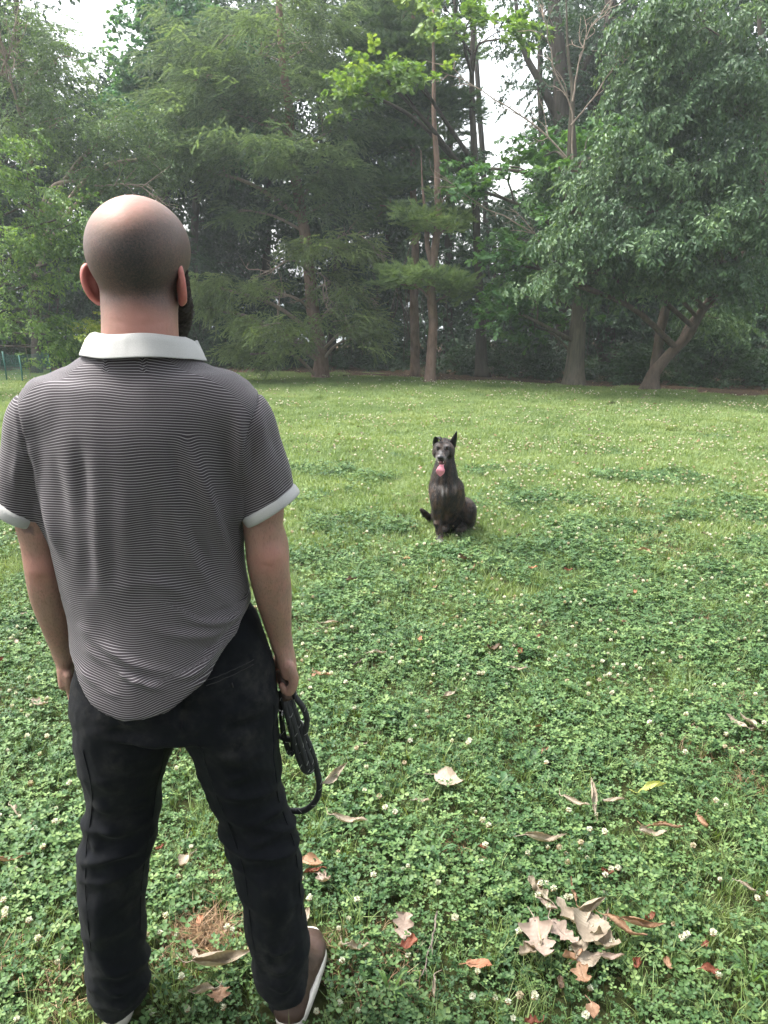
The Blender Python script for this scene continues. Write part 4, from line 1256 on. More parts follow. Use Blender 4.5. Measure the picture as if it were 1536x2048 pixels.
ts = NT('skin')
n1 = ts.noise(9, 4, ts.objco()); n2 = ts.noise(900, 2, ts.objco()); n3 = ts.noise(160, 3, ts.objco()); n4 = ts.noise(330, 2, ts.objco(), .8); n5 = ts.noise(32, 3, ts.objco(), .7)
c = ts.ramp(n1, [(.3, (.235, .145, .108)), (.7, (.31, .20, .155))])
c = ts.mix(ts.math('MULTIPLY', ts.math('MAXIMUM', ts.math('SUBTRACT', n5, .45), 0.0), 2.2), c, (.40, .20, .165))
mpa = ts.n.new('ShaderNodeMapping'); mpa.inputs['Scale'].default_value = (1, 1, .3); ts.L(ts.objco(), mpa.inputs['Vector'])
n6 = ts.noise(420, 3, mpa.outputs[0], .75)
sz = ts.n.new('ShaderNodeSeparateXYZ'); ts.L(ts.pos(), sz.inputs[0])
arm = ts.math('MULTIPLY', ts.math('LESS_THAN', sz.outputs[2], 1.22), ts.math('MAXIMUM', ts.math('SUBTRACT', n6, .50), 0.0))
c = ts.mix(ts.math('MULTIPLY', arm, 2.4), c, (.09, .06, .045))
c = ts.mix(ts.attr('red').outputs['Fac'], c, (.48, .22, .185))
c = ts.mix(ts.math('MULTIPLY', ts.math('MULTIPLY', ts.attr('stub').outputs['Fac'], ts.math('ADD', .60, ts.math('MULTIPLY', ts.math('ADD', n2, ts.math('MULTIPLY', ts.math('SUBTRACT', n4, .25), 2.0)), .42))), .95), c, (.045, .043, .046))
c = ts.mix(ts.math('MULTIPLY', ts.attr('tat').outputs['Fac'], .55), c, (.05, .05, .06))
skin = ts.principled(c, .52, .28, bump=ts.math('ADD', n3, n5), bstr=.25, bdist=.002, sss=.1)
link('body', me, man, skin)

# ears
def ear(cx, cy_, dy, yaw, tilt, s=1.0):
    g = Sculpt((-.06, -.06, -.06), (.06, .06, .06), .0022)
    th = np.linspace(-.75 * math.pi, .62 * math.pi, 14)
    g.chain([(0.004 * math.sin(t), -.019 * math.cos(t + .15), .030 * math.sin(t) * -1, .0048) for t in th], .0)
    g.chain([(0, .008, .012, .004), (0, .002, .004, .006), (0, .002, -.012, .006)], .01)
    g.ell((-.002, -.002, .0), (.0035, .017, .028), .008)
    g.ell((0, .004, -.029), (.0048, .009, .010), .006)
    V, Q = g.mesh(2)
    V = V * s
    Mr = np.array(Euler((tilt, 0, yaw)).to_matrix())
    return V @ Mr.T + np.array(M_(cx, cy_, dy)), Q
te = NT('ear_skin'); esk = te.principled(te.ramp(te.noise(60, 3, te.objco()), [(.3, (.42, .135, .12)), (.7, (.52, .20, .175))]), .5, .4, sss=.2)
for args in ((187, 567, .015, R(-28), R(8)), (362, 568, .005, R(26), R(6))):
    V, Q = ear(*args, .98)
    link('ear', mesh_np('ear', V, Q), man, esk)

# beard
sb = Sculpt(hc + (-.12, -.02, -.24), hc + (.14, .20, .02), .0035)
for s in (-1, 1):
    sb.chain([(*(hc + fx * .022 + rx_ * .070 * s + (0, 0, -.040)), .008), (*(hc + fx * .040 + rx_ * .058 * s + (0, 0, -.075)), .015), (*(hc + fx * .075 + rx_ * .036 * s + (0, 0, -.112)), .022), (*(hc + fx * .10 + (0, 0, -.128)), .034)], .02)
    sb.chain([(*(hc + fx * .118 + rx_ * .004 * s + (0, 0, -.062)), .007), (*(hc + fx * .108 + rx_ * .028 * s + (0, 0, -.068)), .008), (*(hc + fx * .095 + rx_ * .038 * s + (0, 0, -.095)), .014)], .012)
V, Q = sb.mesh(1); N = vnorm(V, Q)
V = V + N * (.0022 * wav(V, 60, 3, 3) + .0012 * wav(V, 160, 4, 1))[:, None]
bdm = plain('beard_hair', (.020, .016, .015), (.060, .050, .045), 120, .8, .2, 300, .8, .004)
link('beard', mesh_np('beard', V, Q), man, bdm)

# ---------------------------------------------------------------- jeans
sj = Sculpt((-.74, 1.18, .0), (-.06, 1.75, 1.06), .0042)
def lx(px, py, hw, dy, b):
    m = MPP(py, 1.40)
    return (*W(px, py, 1.40 + dy), hw * m, b)
sj.chain([lx(338, 1215, 150, .0, .095), lx(345, 1255, 176, .0, .110), lx(348, 1300, 190, -.0, .118), lx(350, 1360, 200, -.005, .129), lx(351, 1420, 200, -.005, .132)], .0, n=40, cap=.02)
sj.chain([lx(262, 1400, 110, 0, .125), lx(252, 1470, 96, .0, .118), lx(249, 1530, 78, .0, .103), lx(247, 1600, 71, .0, .092), lx(234, 1690, 68, -.004, .085), lx(226, 1780, 62, -.008, .082), lx(229, 1860, 58, .0, .078),
          lx(238, 1930, 58, .008, .076), lx(242, 1985, 53, .016, .074), lx(246, 2012, 48, .022, .070)], .012)
sj.chain([lx(450, 1400, 104, 0, .125), lx(468, 1470, 88, .0, .118), lx(484, 1540, 76, .0, .103), lx(496, 1600, 68, .0, .094), lx(526, 1685, 68, -.004, .086), lx(543, 1775, 62, -.008, .083), lx(553, 1850, 60, .0, .080),
          lx(564, 1910, 57, .012, .082), lx(572, 1955, 50, .022, .083), lx(578, 1985, 44, .035, .078)], .012)
X = sj.coords()
# open the hems: cut the legs off along slanting planes
m = X[0] < -.43
hemz = np.where(m, .060 + (X[1] - 1.40) * .10, .062 + (X[1] - 1.40) * .28 + np.clip(X[0] + .235, 0, 1) * .8)
sj.F = np.maximum(sj.F, hemz - X[2]).astype(np.float32)
V, Q = sj.mesh(2); N = vnorm(V, Q)
cre = [
 # seat and thighs
 ([(160, 1440), (240, 1470), (340, 1462)], 12, -.006, .5), ([(385, 1466), (460, 1468), (545, 1430)], 12, -.006, .5), ([(364, 1300), (362, 1380), (362, 1465)], 9, -.006),
 ([(330, 1475), (290, 1510), (240, 1530)], 9, .0035, .6), ([(392, 1480), (430, 1510), (480, 1520), (530, 1500)], 10, .0035, .6), ([(420, 1440), (480, 1420), (540, 1380)], 10, .003, .6),
 # knees: horizontal creases behind the knee
 ([(175, 1600), (230, 1625), (312, 1600)], 8, .0045, .8), ([(180, 1640), (235, 1672), (306, 1640)], 9, .006, .9), ([(170, 1680), (215, 1712), (298, 1700)], 9, .005, .9), ([(172, 1718), (225, 1745), (280, 1722)], 10, .0035, .8),
 ([(182, 1560), (240, 1580), (318, 1560)], 9, .003, .6), ([(200, 1500), (260, 1545), (322, 1530)], 8, .003, .6),
 ([(440, 1590), (500, 1600), (560, 1570)], 8, .0045, .8), ([(448, 1630), (500, 1652), (560, 1618), (578, 1590)], 9, .0065, .9), ([(462, 1668), (520, 1690), (585, 1655)], 9, .005, .9), ([(470, 1705), (520, 1722), (592, 1700)], 10, .0035, .8),
 ([(425, 1560), (480, 1560), (552, 1520)], 8, .0035, .7),
 # calves: long vertical drapes
 ([(215, 1740), (196, 1840), (205, 1930)], 12, .004), ([(262, 1740), (268, 1840), (262, 1920)], 10, -.003), ([(520, 1740), (530, 1830), (548, 1900)], 12, .004), ([(575, 1730), (592, 1800), (590, 1860)], 9, -.003),
 # bunching above the shoes
 ([(180, 1905), (230, 1950), (292, 1925)], 8, .006, .9), ([(186, 1950), (235, 1985), (292, 1960)], 7, .006, .9), ([(192, 1985), (240, 2012), (288, 1990)], 7, .004, .8), ([(276, 1850), (292, 1885), (285, 1930)], 8, .005),
 ([(505, 1860), (550, 1905), (612, 1870)], 8, .006, .9), ([(512, 1900), (555, 1945), (612, 1905)], 7, .006, .9), ([(525, 1940), (565, 1980), (605, 1935)], 7, .005, .8), ([(505, 1880), (512, 1920), (530, 1960)], 7, .004),
 # waistband and pocket welt
 ([(408, 1366), (460, 1349), (508, 1322)], 3.0, .0022, 1.2), ([(180, 1345), (240, 1372), (300, 1375)], 3.0, .0022, 1.2), ([(500, 1225), (530, 1300), (548, 1400), (552, 1500)], 5, .002, .5)]
cre = [(l_[0], l_[1] * 1.15, l_[2] * 1.2, *(x * .6 for x in l_[3:])) if l_[1] > 6 else l_ for l_ in cre]
V = folds(V, N, cre)
zone = np.exp(-((V[:, 2] - .50) / .11) ** 2) + 1.1 * np.exp(-((V[:, 2] - .10) / .09) ** 2) + .35
wr = wav(V * (.35, .35, 1.7) + np.array((0, 0, .5)) * np.abs(V[:, :1] + .4), 7.5, 31, 2)
V = V + N * (.0052 * zone * (1 - 2 * np.abs(wr)) + .0016 * wav(V, 9, 35, 2) + .0007 * wav(V, 30, 32, 2))[:, None]
V = lap(V, Q, .5); N = vnorm(V, Q)
me = mesh_np('jeans', V, Q)
tj = NT('black_denim')
oc = tj.objco()
nb = tj.noise(5, 5, oc, .7); nf = tj.noise(900, 2, oc); ns = tj.noise(38, 5, oc, .75)
c = tj.mix(tj.math('MULTIPLY', nf, .5), (0.00204, 0.00272, 0.00442), (0.005525, 0.00697, 0.01063))
dust = tj.math('MULTIPLY', tj.math('MAXIMUM', tj.math('SUBTRACT', nb, .48), 0.0), tj.math('MAXIMUM', tj.math('SUBTRACT', ns, .42), 0.0))
c = tj.mix(tj.math('MINIMUM', tj.math('MULTIPLY', dust, 6.0), .35), c, (.095, .090, .080))
dn = tj.principled(c, .85, .14, bump=tj.math('ADD', nf, tj.math('MULTIPLY', ns, .7)), bstr=.25, bdist=.0012, sheen=.02)
jeans = link('jeans', me, man, dn)
# pocket tab and seam details
acc = Acc()
for (x0, y0), (x1, y1) in (((410, 1362), (506, 1319)),):
    n_ = 16; ps = []
    for i in range(n_ + 1):
        px_ = x0 + (x1 - x0) * i / n_; py_ = y0 + (y1 - y0) * i / n_ + 3 * math.sin(math.pi * i / n_)
        # drop each point onto the cloth
        d_ = np.hypot(P_[:, 0] - px_, P_[:, 1] - py_) if False else None
        ps.append((px_, py_))
def lap_line(p_):
    q_ = p_.copy(); q_[1:-1] = (p_[:-2] + 2 * p_[1:-1] + p_[2:]) / 4
    return q_
PJ = pix(V); bk = N[:, 1] < -.2
def on_cloth(px_, py_, off=.001):
    d_ = np.hypot(PJ[bk][:, 0] - px_, PJ[bk][:, 1] - py_); i = np.argsort(d_)[:4]
    return V[bk][i].mean(0) + N[bk][i].mean(0) * off
for dyy in (0, 10):
    tube(acc, np.array([on_cloth(px_, py_ + dyy) for px_, py_ in ps]), .0009, 4, None)
tube(acc, np.array([on_cloth(465, y_) for y_ in (1366, 1371, 1376)]), .0012, 4, None)
stm_ = NT('grey_thread').principled((.035, .035, .036), .8, .2)
link('pocket_stitching', acc.mesh('pocket_stitching'), man, stm_)
acc = Acc()      # seat, outer and inner leg seams
for ln in ([(363, 1436), (364, 1452), (364, 1466)], [(548, 1410), (549, 1470), (550, 1530), (566, 1610), (588, 1690), (598, 1760), (606, 1830)], [(400, 1490), (430, 1580), (462, 1660), (490, 1750), (500, 1840), (512, 1910)], [(330, 1490), (318, 1570), (300, 1660), (284, 1760), (282, 1860)], [(166, 1500), (182, 1570), (184, 1620), (172, 1700), (172, 1800), (182, 1900)]):
    pl_ = catmull(np.array(ln, float), 26)
    tube(acc, lap_line(np.array([on_cloth(a_, b_, .0004) for a_, b_ in pl_])), .0013, 5, None)
link('seam', acc.mesh('seam'), man, dn)

# ---------------------------------------------------------------- shirt
ss = Sculpt((-.80, 1.12, .72), (-.04, 1.64, 1.56), .0038)
def sx(px, py, hw, b, dy=0.0):
    m = MPP(py, 1.38)
    return (*W(px, py, 1.38 + dy), hw * m, b)
ss.chain([sx(284, 704, 94, .074, .0), sx(285, 716, 113, .080, .0), sx(286, 742, 154, .092, .0), sx(288, 768, 192, .104), sx(288, 800, 206, .114), sx(288, 860, 206, .126), sx(288, 930, 203, .131), sx(290, 1000, 199, .131), sx(296, 1080, 190, .128),
          sx(307, 1150, 184, .127), sx(321, 1210, 181, .130), sx(328, 1280, 180, .140), sx(330, 1350, 186, .146, -.005), sx(332, 1450, 190, .148, -.005)], .0, n=80, cap=.012)
for s_, ch in ((0, [sx(120, 812, 62, .070), sx(82, 838, 63, .067), sx(67, 900, 58, .063), sx(52, 960, 53, .060), sx(47, 1040, 53, .060)]),
               (1, [sx(445, 812, 62, .070), sx(482, 838, 63, .067), sx(508, 900, 58, .063), sx(533, 960, 52, .060), sx(541, 1035, 53, .060)])):
    ss.chain(ch, .035, n=30)
X = ss.coords()
hem_px = [(-200, 1330), (100, 1330), (130, 1350), (150, 1378), (180, 1405), (215, 1422), (255, 1431), (300, 1426), (345, 1413), (385, 1385), (420, 1345), (455, 1297), (480, 1252), (500, 1212), (515, 1195), (700, 1195)]
hx = [W(px, py, 1.26)[0] for px, py in hem_px]; hz = [W(px, py, 1.255)[2] for px, py in hem_px]
hx, hz = np.array(hx), np.array(hz)
hemf = np.interp(X[0], hx, hz)
mid = (X[0] > W(95, 1000, 1.38)[0]) & (X[0] < W(505, 1000, 1.38)[0])
torso_cut = np.where(X[2] < 1.12, hemf - X[2], -1)
# sleeves end at slanting cuffs
def cuffplane(p1, p2):
    a_ = np.array(M_(*p1, 0)); b_ = np.array(M_(*p2, 0)); d_ = b_ - a_; n_ = np.array((d_[2], 0, -d_[0])); n_ /= np.linalg.norm(n_)
    if n_[2] > 0: n_ = -n_
    return a_, n_, b_
cpL = cuffplane((4, 985), (96, 1040)); cpR = cuffplane((488, 1036), (588, 975))
F = ss.F
xL = W(100, 1060, 1.38)[0]; xR = W(487, 1060, 1.38)[0]
for (a_, n_, b_), side in ((cpL, -1), (cpR, 1)):
    dist = (X[0] - a_[0]) * n_[0] + (X[2] - a_[2]) * n_[2]
    inner = (X[0] - (xL if side < 0 else xR)) * side       # >0 out on the sleeve
    # keep the torso: only cut where beyond the torso's own side
    tw_ = np.interp(X[2], [.72, .95, 1.1, 1.2, 1.3, 1.5], [.17, .175, .178, .186, .186, .18])
    tc_ = np.interp(X[2], [.72, .95, 1.1, 1.2, 1.5], [-.41, -.425, -.44, -.45, -.45])
    outside = (X[0] - tc_) * side - tw_
    cut = np.minimum(dist, outside * 1.0)
    F = np.maximum(F, cut)
F = np.maximum(F, torso_cut)
F = np.maximum(F, X[2] - M_(284, 701)[2])
ss.F = F.astype(np.float32)
V, Q = ss.mesh(2); N = vnorm(V, Q)
Vb = V.copy()
cre = [
 # drapes below the armholes
 ([(470, 800), (480, 880), (478, 970), (472, 1060)], 9, .006, .4), ([(445, 830), (455, 930), (462, 1020), (470, 1110)], 12, -.004, .3), ([(375, 885), (400, 960), (435, 1065), (462, 1130), (500, 1192)], 11, .007, .8),
 ([(340, 870), (362, 990), (392, 1080), (430, 1160)], 12, -.005, .4), ([(350, 1000), (375, 1100), (420, 1180), (470, 1215)], 10, .004, .6),
 ([(58, 880), (76, 960), (100, 1050), (125, 1130)], 9, .006, .7), ([(98, 850), (110, 950), (125, 1040), (140, 1120)], 12, -.004, .3), ([(150, 870), (160, 980), (165, 1080), (172, 1200)], 14, -.0055, .5), ([(185, 900), (190, 1000), (196, 1130), (205, 1250)], 12, .003, .3),
 ([(250, 960), (252, 1080), (262, 1200)], 14, .0025), ([(300, 950), (312, 1080), (335, 1190)], 14, -.003), ([(222, 930), (224, 1080), (230, 1200)], 12, -.0025),
 # yoke pleats under the collar
 ([(212, 706), (210, 725), (204, 740)], 3.5, .0030, .8), ([(283, 706), (290, 722), (286, 738), (297, 746)], 4.0, .0035, .8), ([(285, 712), (272, 728)], 3.5, -.002),
 # gathers to the right hip (softer)
 ([(500, 1202), (470, 1228), (430, 1242), (390, 1238), (350, 1215)], 8, .008, .9), ([(500, 1212), (450, 1252), (400, 1268), (330, 1262), (270, 1235)], 10, .006, .9), ([(492, 1235), (450, 1275), (420, 1310), (385, 1345), (330, 1358)], 8, .008, .9),
 ([(480, 1262), (445, 1315), (400, 1360), (350, 1385)], 7, .006, .8), ([(495, 1218), (455, 1262), (428, 1290), (400, 1300)], 5, -.006, .3), ([(380, 1340), (300, 1335), (240, 1310), (180, 1275)], 9, .006, .9),
 ([(165, 1295), (225, 1338), (290, 1372), (340, 1380)], 8, .006, .9), ([(152, 1250), (200, 1290), (260, 1320)], 9, .004, .8), ([(240, 1348), (262, 1362), (292, 1366)], 5, .005, .8), ([(150, 1330), (190, 1370), (240, 1400)], 7, .004, .8),
 ([(400, 1200), (340, 1170), (290, 1160), (220, 1180)], 13, .0035, .6),
 # sleeves
 ([(515, 810), (522, 880), (535, 960), (548, 1010)], 9, .0035, .6), ([(500, 850), (502, 920), (500, 1000)], 7, -.004, .4), ([(540, 850), (560, 930), (572, 985)], 9, -.0025, .4), ([(40, 850), (30, 930), (28, 1000)], 9, .003, .5), ([(62, 900), (60, 970), (70, 1030)], 8, -.003, .4)]
cre = [(l_[0], l_[1] * 1.15, l_[2] * (.7 if min(p_[1] for p_ in l_[0]) > 1190 else 1.0), *l_[3:]) for l_ in cre]
V = folds(V, N, cre)
V = V + N * (.0008 * wav(V * (1.6, 1, .6), 7, 61, 2))[:, None]
V = V + (V - Vb) * .25
# armhole seams: a shallow groove
P = pix(Vb)
seamL = [(50, 762), (31, 805), (54, 905), (80, 1030), (95, 1062), (100, 1100)]; seamR = [(498, 742), (520, 788), (500, 851), (487, 905), (487, 963), (488, 1060), (488, 1100)]
for sl_ in (seamL, seamR):
    d, sg, t = polydist(P, sl_)
    V = V - N * (.0042 * np.exp(-(d / 2.4) ** 2) * (P[:, 1] < 1062))[:, None]
xsL = np.interp(P[:, 1], [p[1] for p in seamL], [p[0] for p in seamL]); xsR = np.interp(P[:, 1], [p[1] for p in seamR], [p[0] for p in seamR])
slv = np.maximum(np.clip((xsL - P[:, 0]) / 6, -1, 1), np.clip((P[:, 0] - xsR) / 6, -1, 1))
slv[P[:, 1] > 1085] = -1
# stripe phase in metres: knit rows follow the cloth
x, z = Vb[:, 0], Vb[:, 2]; xc = -.445
c2 = np.interp(z, [.8, 1.0, 1.2, 1.35, 1.45], [.2, .1, .3, .6, .6])
ph = z + c2 * (x - xc) ** 2
u = np.clip((x - (-.47)) / .26, 0, 1.3)
g_ = np.clip((1.10 - z) / .16, 0, 1); g_ = g_ * g_ * (3 - 2 * g_)
ph = ph - .15 * (u ** 2.0) * g_ + .9 * np.maximum(Vb[:, 1] - 1.32, 0) * np.clip((z - 1.34) / .06, 0, 1)
u2 = np.clip((-.44 - x) / .20, 0, 1.2); ph = ph - .05 * u2 ** 2 * g_
ph += .004 * np.exp(-(np.minimum(np.abs(P[:, 0] - 212), np.abs(P[:, 0] - 286)) / 3.0) ** 2) * (P[:, 1] < 745)
ph += .0055 * wav(np.column_stack([x * 1.6, z]), 3.2, 71, 2) + .10 * ((V - Vb) * N).sum(1)
d, sg, t = polydist(P, [(375, 885), (435, 1065), (500, 1192)]); ph += .006 * np.exp(-(d / 16) ** 2)
d, sg, t = polydist(P, [(500, 1202), (430, 1242), (350, 1215)]); ph += .004 * sg * np.exp(-(d / 20) ** 2)
d, sg, t = polydist(P, [(492, 1235), (420, 1310), (330, 1358)]); ph += .003 * sg * np.exp(-(d / 14) ** 2)
axR = np.array((-.30, 0, 1.0)); axL = np.array((.22, 0, 1.0))
phs = np.where(x > xc, V @ axR - .45 * (x - W(520, 900, 1.38)[0]) * np.clip((z - 1.15) * 5, 0, 1), V @ axL)
me = mesh_np('shirt', V, Q)
attr(me, 'ph', 'FLOAT', ph); attr(me, 'phs', 'FLOAT', phs); attr(me, 'slv', 'FLOAT', slv)
tsr = NT('striped_jersey')
sel = tsr.math('GREATER_THAN', tsr.attr('slv').outputs['Fac'], 0.0)
mixp = tsr.n.new('ShaderNodeMix'); mixp.data_type = 'FLOAT'
tsr.L(sel, mixp.inputs[0]); tsr.L(tsr.attr('ph').outputs['Fac'], mixp.inputs[2]); tsr.L(tsr.attr('phs').outputs['Fac'], mixp.inputs[3])
PER = .0044
fr = tsr.math('FRACT', tsr.math('DIVIDE', mixp.outputs[0], PER))
tri = tsr.math('ABSOLUTE', tsr.math('SUBTRACT', tsr.math('MULTIPLY', fr, 2.0), 1.0))
mask = tsr.math('MINIMUM', tsr.math('MAXIMUM', tsr.math('MULTIPLY', tsr.math('SUBTRACT', tri, .66), 6.0), 0.0), 1.0)
fib = tsr.noise(700, 2, tsr.objco())
dk = tsr.mix(tsr.math('MULTIPLY', fib, .6), (0.0255, 0.0204, 0.0255), (0.0493, 0.0408, 0.04845))
lt = tsr.mix(tsr.math('MULTIPLY', fib, .6), (0.2295, 0.2167, 0.2295), (0.3485, 0.3315, 0.3485))
jer = tsr.principled(tsr.mix(mask, dk, lt), .78, .25, bump=tsr.math('ADD', tsr.math('MULTIPLY', tri, .5), fib), bstr=.2, bdist=.0008, sheen=.1)
shirt = link('shirt', me, man, jer)

# white rib cuffs
tc = NT('white_rib_knit')
wv = tc.noise(500, 2, tc.objco())
wht = tc.principled(tc.mix(wv, (.35, .35, .345), (.46, .46, .45)), .8, .2, bump=wv, bstr=.3, bdist=.001, sheen=.1)
def cuff(cp, wy, h=.0145):
    a_, n_, b_ = cp
    c_ = (a_ + b_) / 2 + (0, -.002, 0); ux = (b_ - a_); hw = np.linalg.norm(ux) / 2; ux /= np.linalg.norm(ux)
    acc = Acc(); S_ = 56
    prof = [(-.006, -.003), (-.004, .0018), (.0, .0030), (h * .5, .0035), (h - .002, .0030), (h, .0015), (h + .0005, -.0010), (h - .003, -.0025), (0, -.004), (-.006, -.005)]
    rows = []
    for s_, o_ in prof:
        r_ = []
        for k in range(S_):
            t_ = 2 * math.pi * k / S_
            wob = .0012 * math.sin(3 * t_ + wy) + .0008 * math.sin(5 * t_)
            r_.append(c_ + n_ * s_ + ux * (hw + o_ + wob) * math.cos(t_) + np.array((0, 1, 0)) * (.061 + o_ + wob) * math.sin(t_))
        rows.append(r_)
    V = np.array(rows).reshape(-1, 3); ii = np.arange(len(V)).reshape(len(prof), S_); nx_ = np.roll(ii, -1, 1)
    acc.add(V, None, np.stack([ii[:-1], nx_[:-1], nx_[1:], ii[1:]], -1).reshape(-1, 4))
    return acc.mesh('sleeve_cuff')
for cp, wy in ((cpL, .5), (cpR, 2.)):
    link('sleeve_cuff', cuff(cp, wy), man, wht)

# collar: stand and turned-down fall, open at the throat
acc = Acc()
cc = np.array(M_(282, 690, .0)); S_ = 90
rows = []
prof = [(-.012, .064, .060), (.006, .066, .062), (.018, .068, .064), (.0225, .073, .067), (.020, .082, .073), (.010, .091, .080), (-.006, .098, .088), (-.0145, .1015, .095), (-.0165, .1022, .0958), (-.0165, .099, .093), (-.008, .092, .083), (.008, .080, .071)]
for (dz_, ra, rb) in prof:
    r_ = []
    for k in range(S_):
        t_ = R(-90) + R(152) * (2 * k / (S_ - 1) - 1)             # -90 deg is the nape
        fr_ = abs(2 * k / (S_ - 1) - 1)
        flare = max(0, fr_ - .45)
        side = math.cos(t_)
        out = .0016 * math.exp(-((t_ + R(92)) / .02) ** 2) + .006 * math.sin(9 * t_) * (1 if dz_ < 0 else .3) * .25 + flare * (.030 if side > 0 else .010) * (1 if dz_ > -.03 else 1) * (1.0 if ra > .075 else .25)
        tiltz = -.016 * flare * 2 * (1 if ra > .075 else .4)
        r_.append(cc + np.array(((ra + out) * math.cos(t_) * 1.02, (rb + out) * math.sin(t_), dz_ + tiltz - .004 * (1 - fr_) * 0 + .0015 * math.sin(4 * t_) - .010 * max(0, side) * fr_)))
    rows.append(r_)
V = np.array(rows).reshape(-1, 3); ii = np.arange(len(V)).reshape(len(prof), S_)
ii2 = np.vstack([ii, ii[:1]])
Qc = np.stack([ii2[:-1, :-1], ii2[:-1, 1:], ii2[1:, 1:], ii2[1:, :-1]], -1).reshape(-1, 4)
V = lap(V, Qc, .3)
acc.add(V, None, Qc)
# right front wing of the collar, rolled outwards
c0 = np.array(M_(384, 697, .045)); rows = []
for i in range(7):
    s_ = i / 6; r_ = []
    for k in range(15):
        a_ = R(-200) + R(260) * k / 14; rr_ = .0105 + .003 * s_
        r_.append(c0 + np.array((rr_ * math.cos(a_) + .008 * s_, rr_ * 1.4 * math.sin(a_), .011 - .026 * s_ + .004 * math.cos(a_))))
    rows.append(r_)
Vw_ = np.array(rows).reshape(-1, 3); ii = np.arange(len(Vw_)).reshape(7, 15)
acc.add(Vw_, None, np.stack([ii[:-1, :-1], ii[:-1, 1:], ii[1:, 1:], ii[1:, :-1]], -1).reshape(-1, 4))
link('collar', acc.mesh('collar'), man, wht)

# hem stitching: a slim doubled edge
PS = pix(V := np.array([v.co[:] for v in me.vertices], dtype=float)) if False else None

# ---------------------------------------------------------------- shoes
def shoe(heel, toe, name):
    """brown low shoe, pale rubber sole; heel and toe are ground points"""
    h_ = np.array(heel, float); t_ = np.array(toe, float); d = t_ - h_; L_ = np.linalg.norm(d); d /= L_; s_ = np.array((d[1], -d[0], 0))
    def P_(u, v, z): return h_ + d * u * L_ + s_ * v + np.array((0, 0, z))
    sc_ = Sculpt(np.minimum(h_, t_) - (.09, .09, .02), np.maximum(h_, t_) + (.09, .09, .15), .0036)
    sc_.chain([(*P_(.07, 0, .040), .034, .030), (*P_(.25, 0, .045), .036, .034), (*P_(.5, .003, .042), .043, .030), (*P_(.75, .004, .036), .049, .026), (*P_(.93, 0, .030), .036, .019)], .0, side=s_)
    sc_.chain([(*P_(.10, 0, .05), .034), (*P_(.13, 0, .085), .032, .034), (*P_(.15, 0, .098), .033, .036)], .012)
    sc_.chain([(*P_(.20, 0, .06), .034), (*P_(.36, 0, .075), .030), (*P_(.55, 0, .058), .030)], .02)
    X = sc_.coords(); sc_.F = np.maximum(sc_.F, .016 - X[2]).astype(np.float32)
    V, Q = sc_.mesh(2); N = vnorm(V, Q)
    V = V + N * (.0008 * wav(V, 25, 5, 2))[:, None]
    root = link('shoe', mesh_np('shoe', V, Q), man, leather)
    # sole: outline swept with a rounded side
    th = np.linspace(0, 2 * math.pi, 60, endpoint=False); out = []
    for t in th:
        u = .5 + .53 * math.cos(t); w = np.interp(u, [-.03, .05, .25, .5, .75, .95, 1.03], [.0, .030, .037, .043, .053, .036, .0])
        wv_ = math.copysign(abs(math.sin(t)) ** .6, math.sin(t)) * max(np.interp(u, [0, .1, .3, .5, .75, .95, 1], [.036, .040, .041, .045, .054, .046, .040]), 0)
        out.append((u, wv_))
    acc = Acc(); rows = []
    for z, o in ((.0, -.004), (.003, .003), (.012, .0055), (.022, .005), (.031, .004), (.034, -.001), (.030, -.02)):
        rows.append([P_(u + (o / L_) * math.copysign(1, u - .5) * abs(math.cos(t)), v + o * math.sin(t), z) for (u, v), t in zip(out, th)])
    V = np.array(rows).reshape(-1, 3); ii = np.arange(len(V)).reshape(len(rows), 60); nx_ = np.roll(ii, -1, 1)
    Qs_ = np.stack([ii[:-1], nx_[:-1], nx_[1:], ii[1:]], -1).reshape(-1, 4)
    V = np.vstack([V, P_(.5, 0, 0)]); Tb = np.stack([nx_[0], ii[0], np.full(60, len(V) - 1)], -1)
    acc.add(V, Tb, Qs_)
    so = link('sole', acc.mesh('sole'), None, rubber)
    so.parent = root; so.matrix_parent_inverse = Matrix.Identity(4)
    # stitched rand line
    acc = Acc(); n_ = 60
    tube(acc, np.array([P_(u * .99 + .004, v * 1.0, .0295) for u, v in out] + [P_(out[0][0] * .99 + .004, out[0][1], .0295)]), .0016, 5, None)
    r2 = link('welt', acc.mesh('welt'), None, rubber2); r2.parent = root; r2.matrix_parent_inverse = Matrix.Identity(4)
leather = plain('brown_leather', (.028, .016, .011), (.060, .036, .027), 18, .55, .35, 160, .3, .002)
rubber = plain('pale_rubber', (.50, .47, .42), (.66, .63, .57), 30, .6, .3, 200, .2, .001)
rubber2 = plain('sole_edge', (.20, .16, .12), (.30, .25, .20), 30, .7, .2)
g1 = (-.180, 1.395, 0); 
shoe((-.212, 1.350, 0.020), (-.188, 1.605, 0.020), 'shoe')
shoe((-.592, 1.365, 0.020), (-.690, 1.615, 0.020), 'shoe')

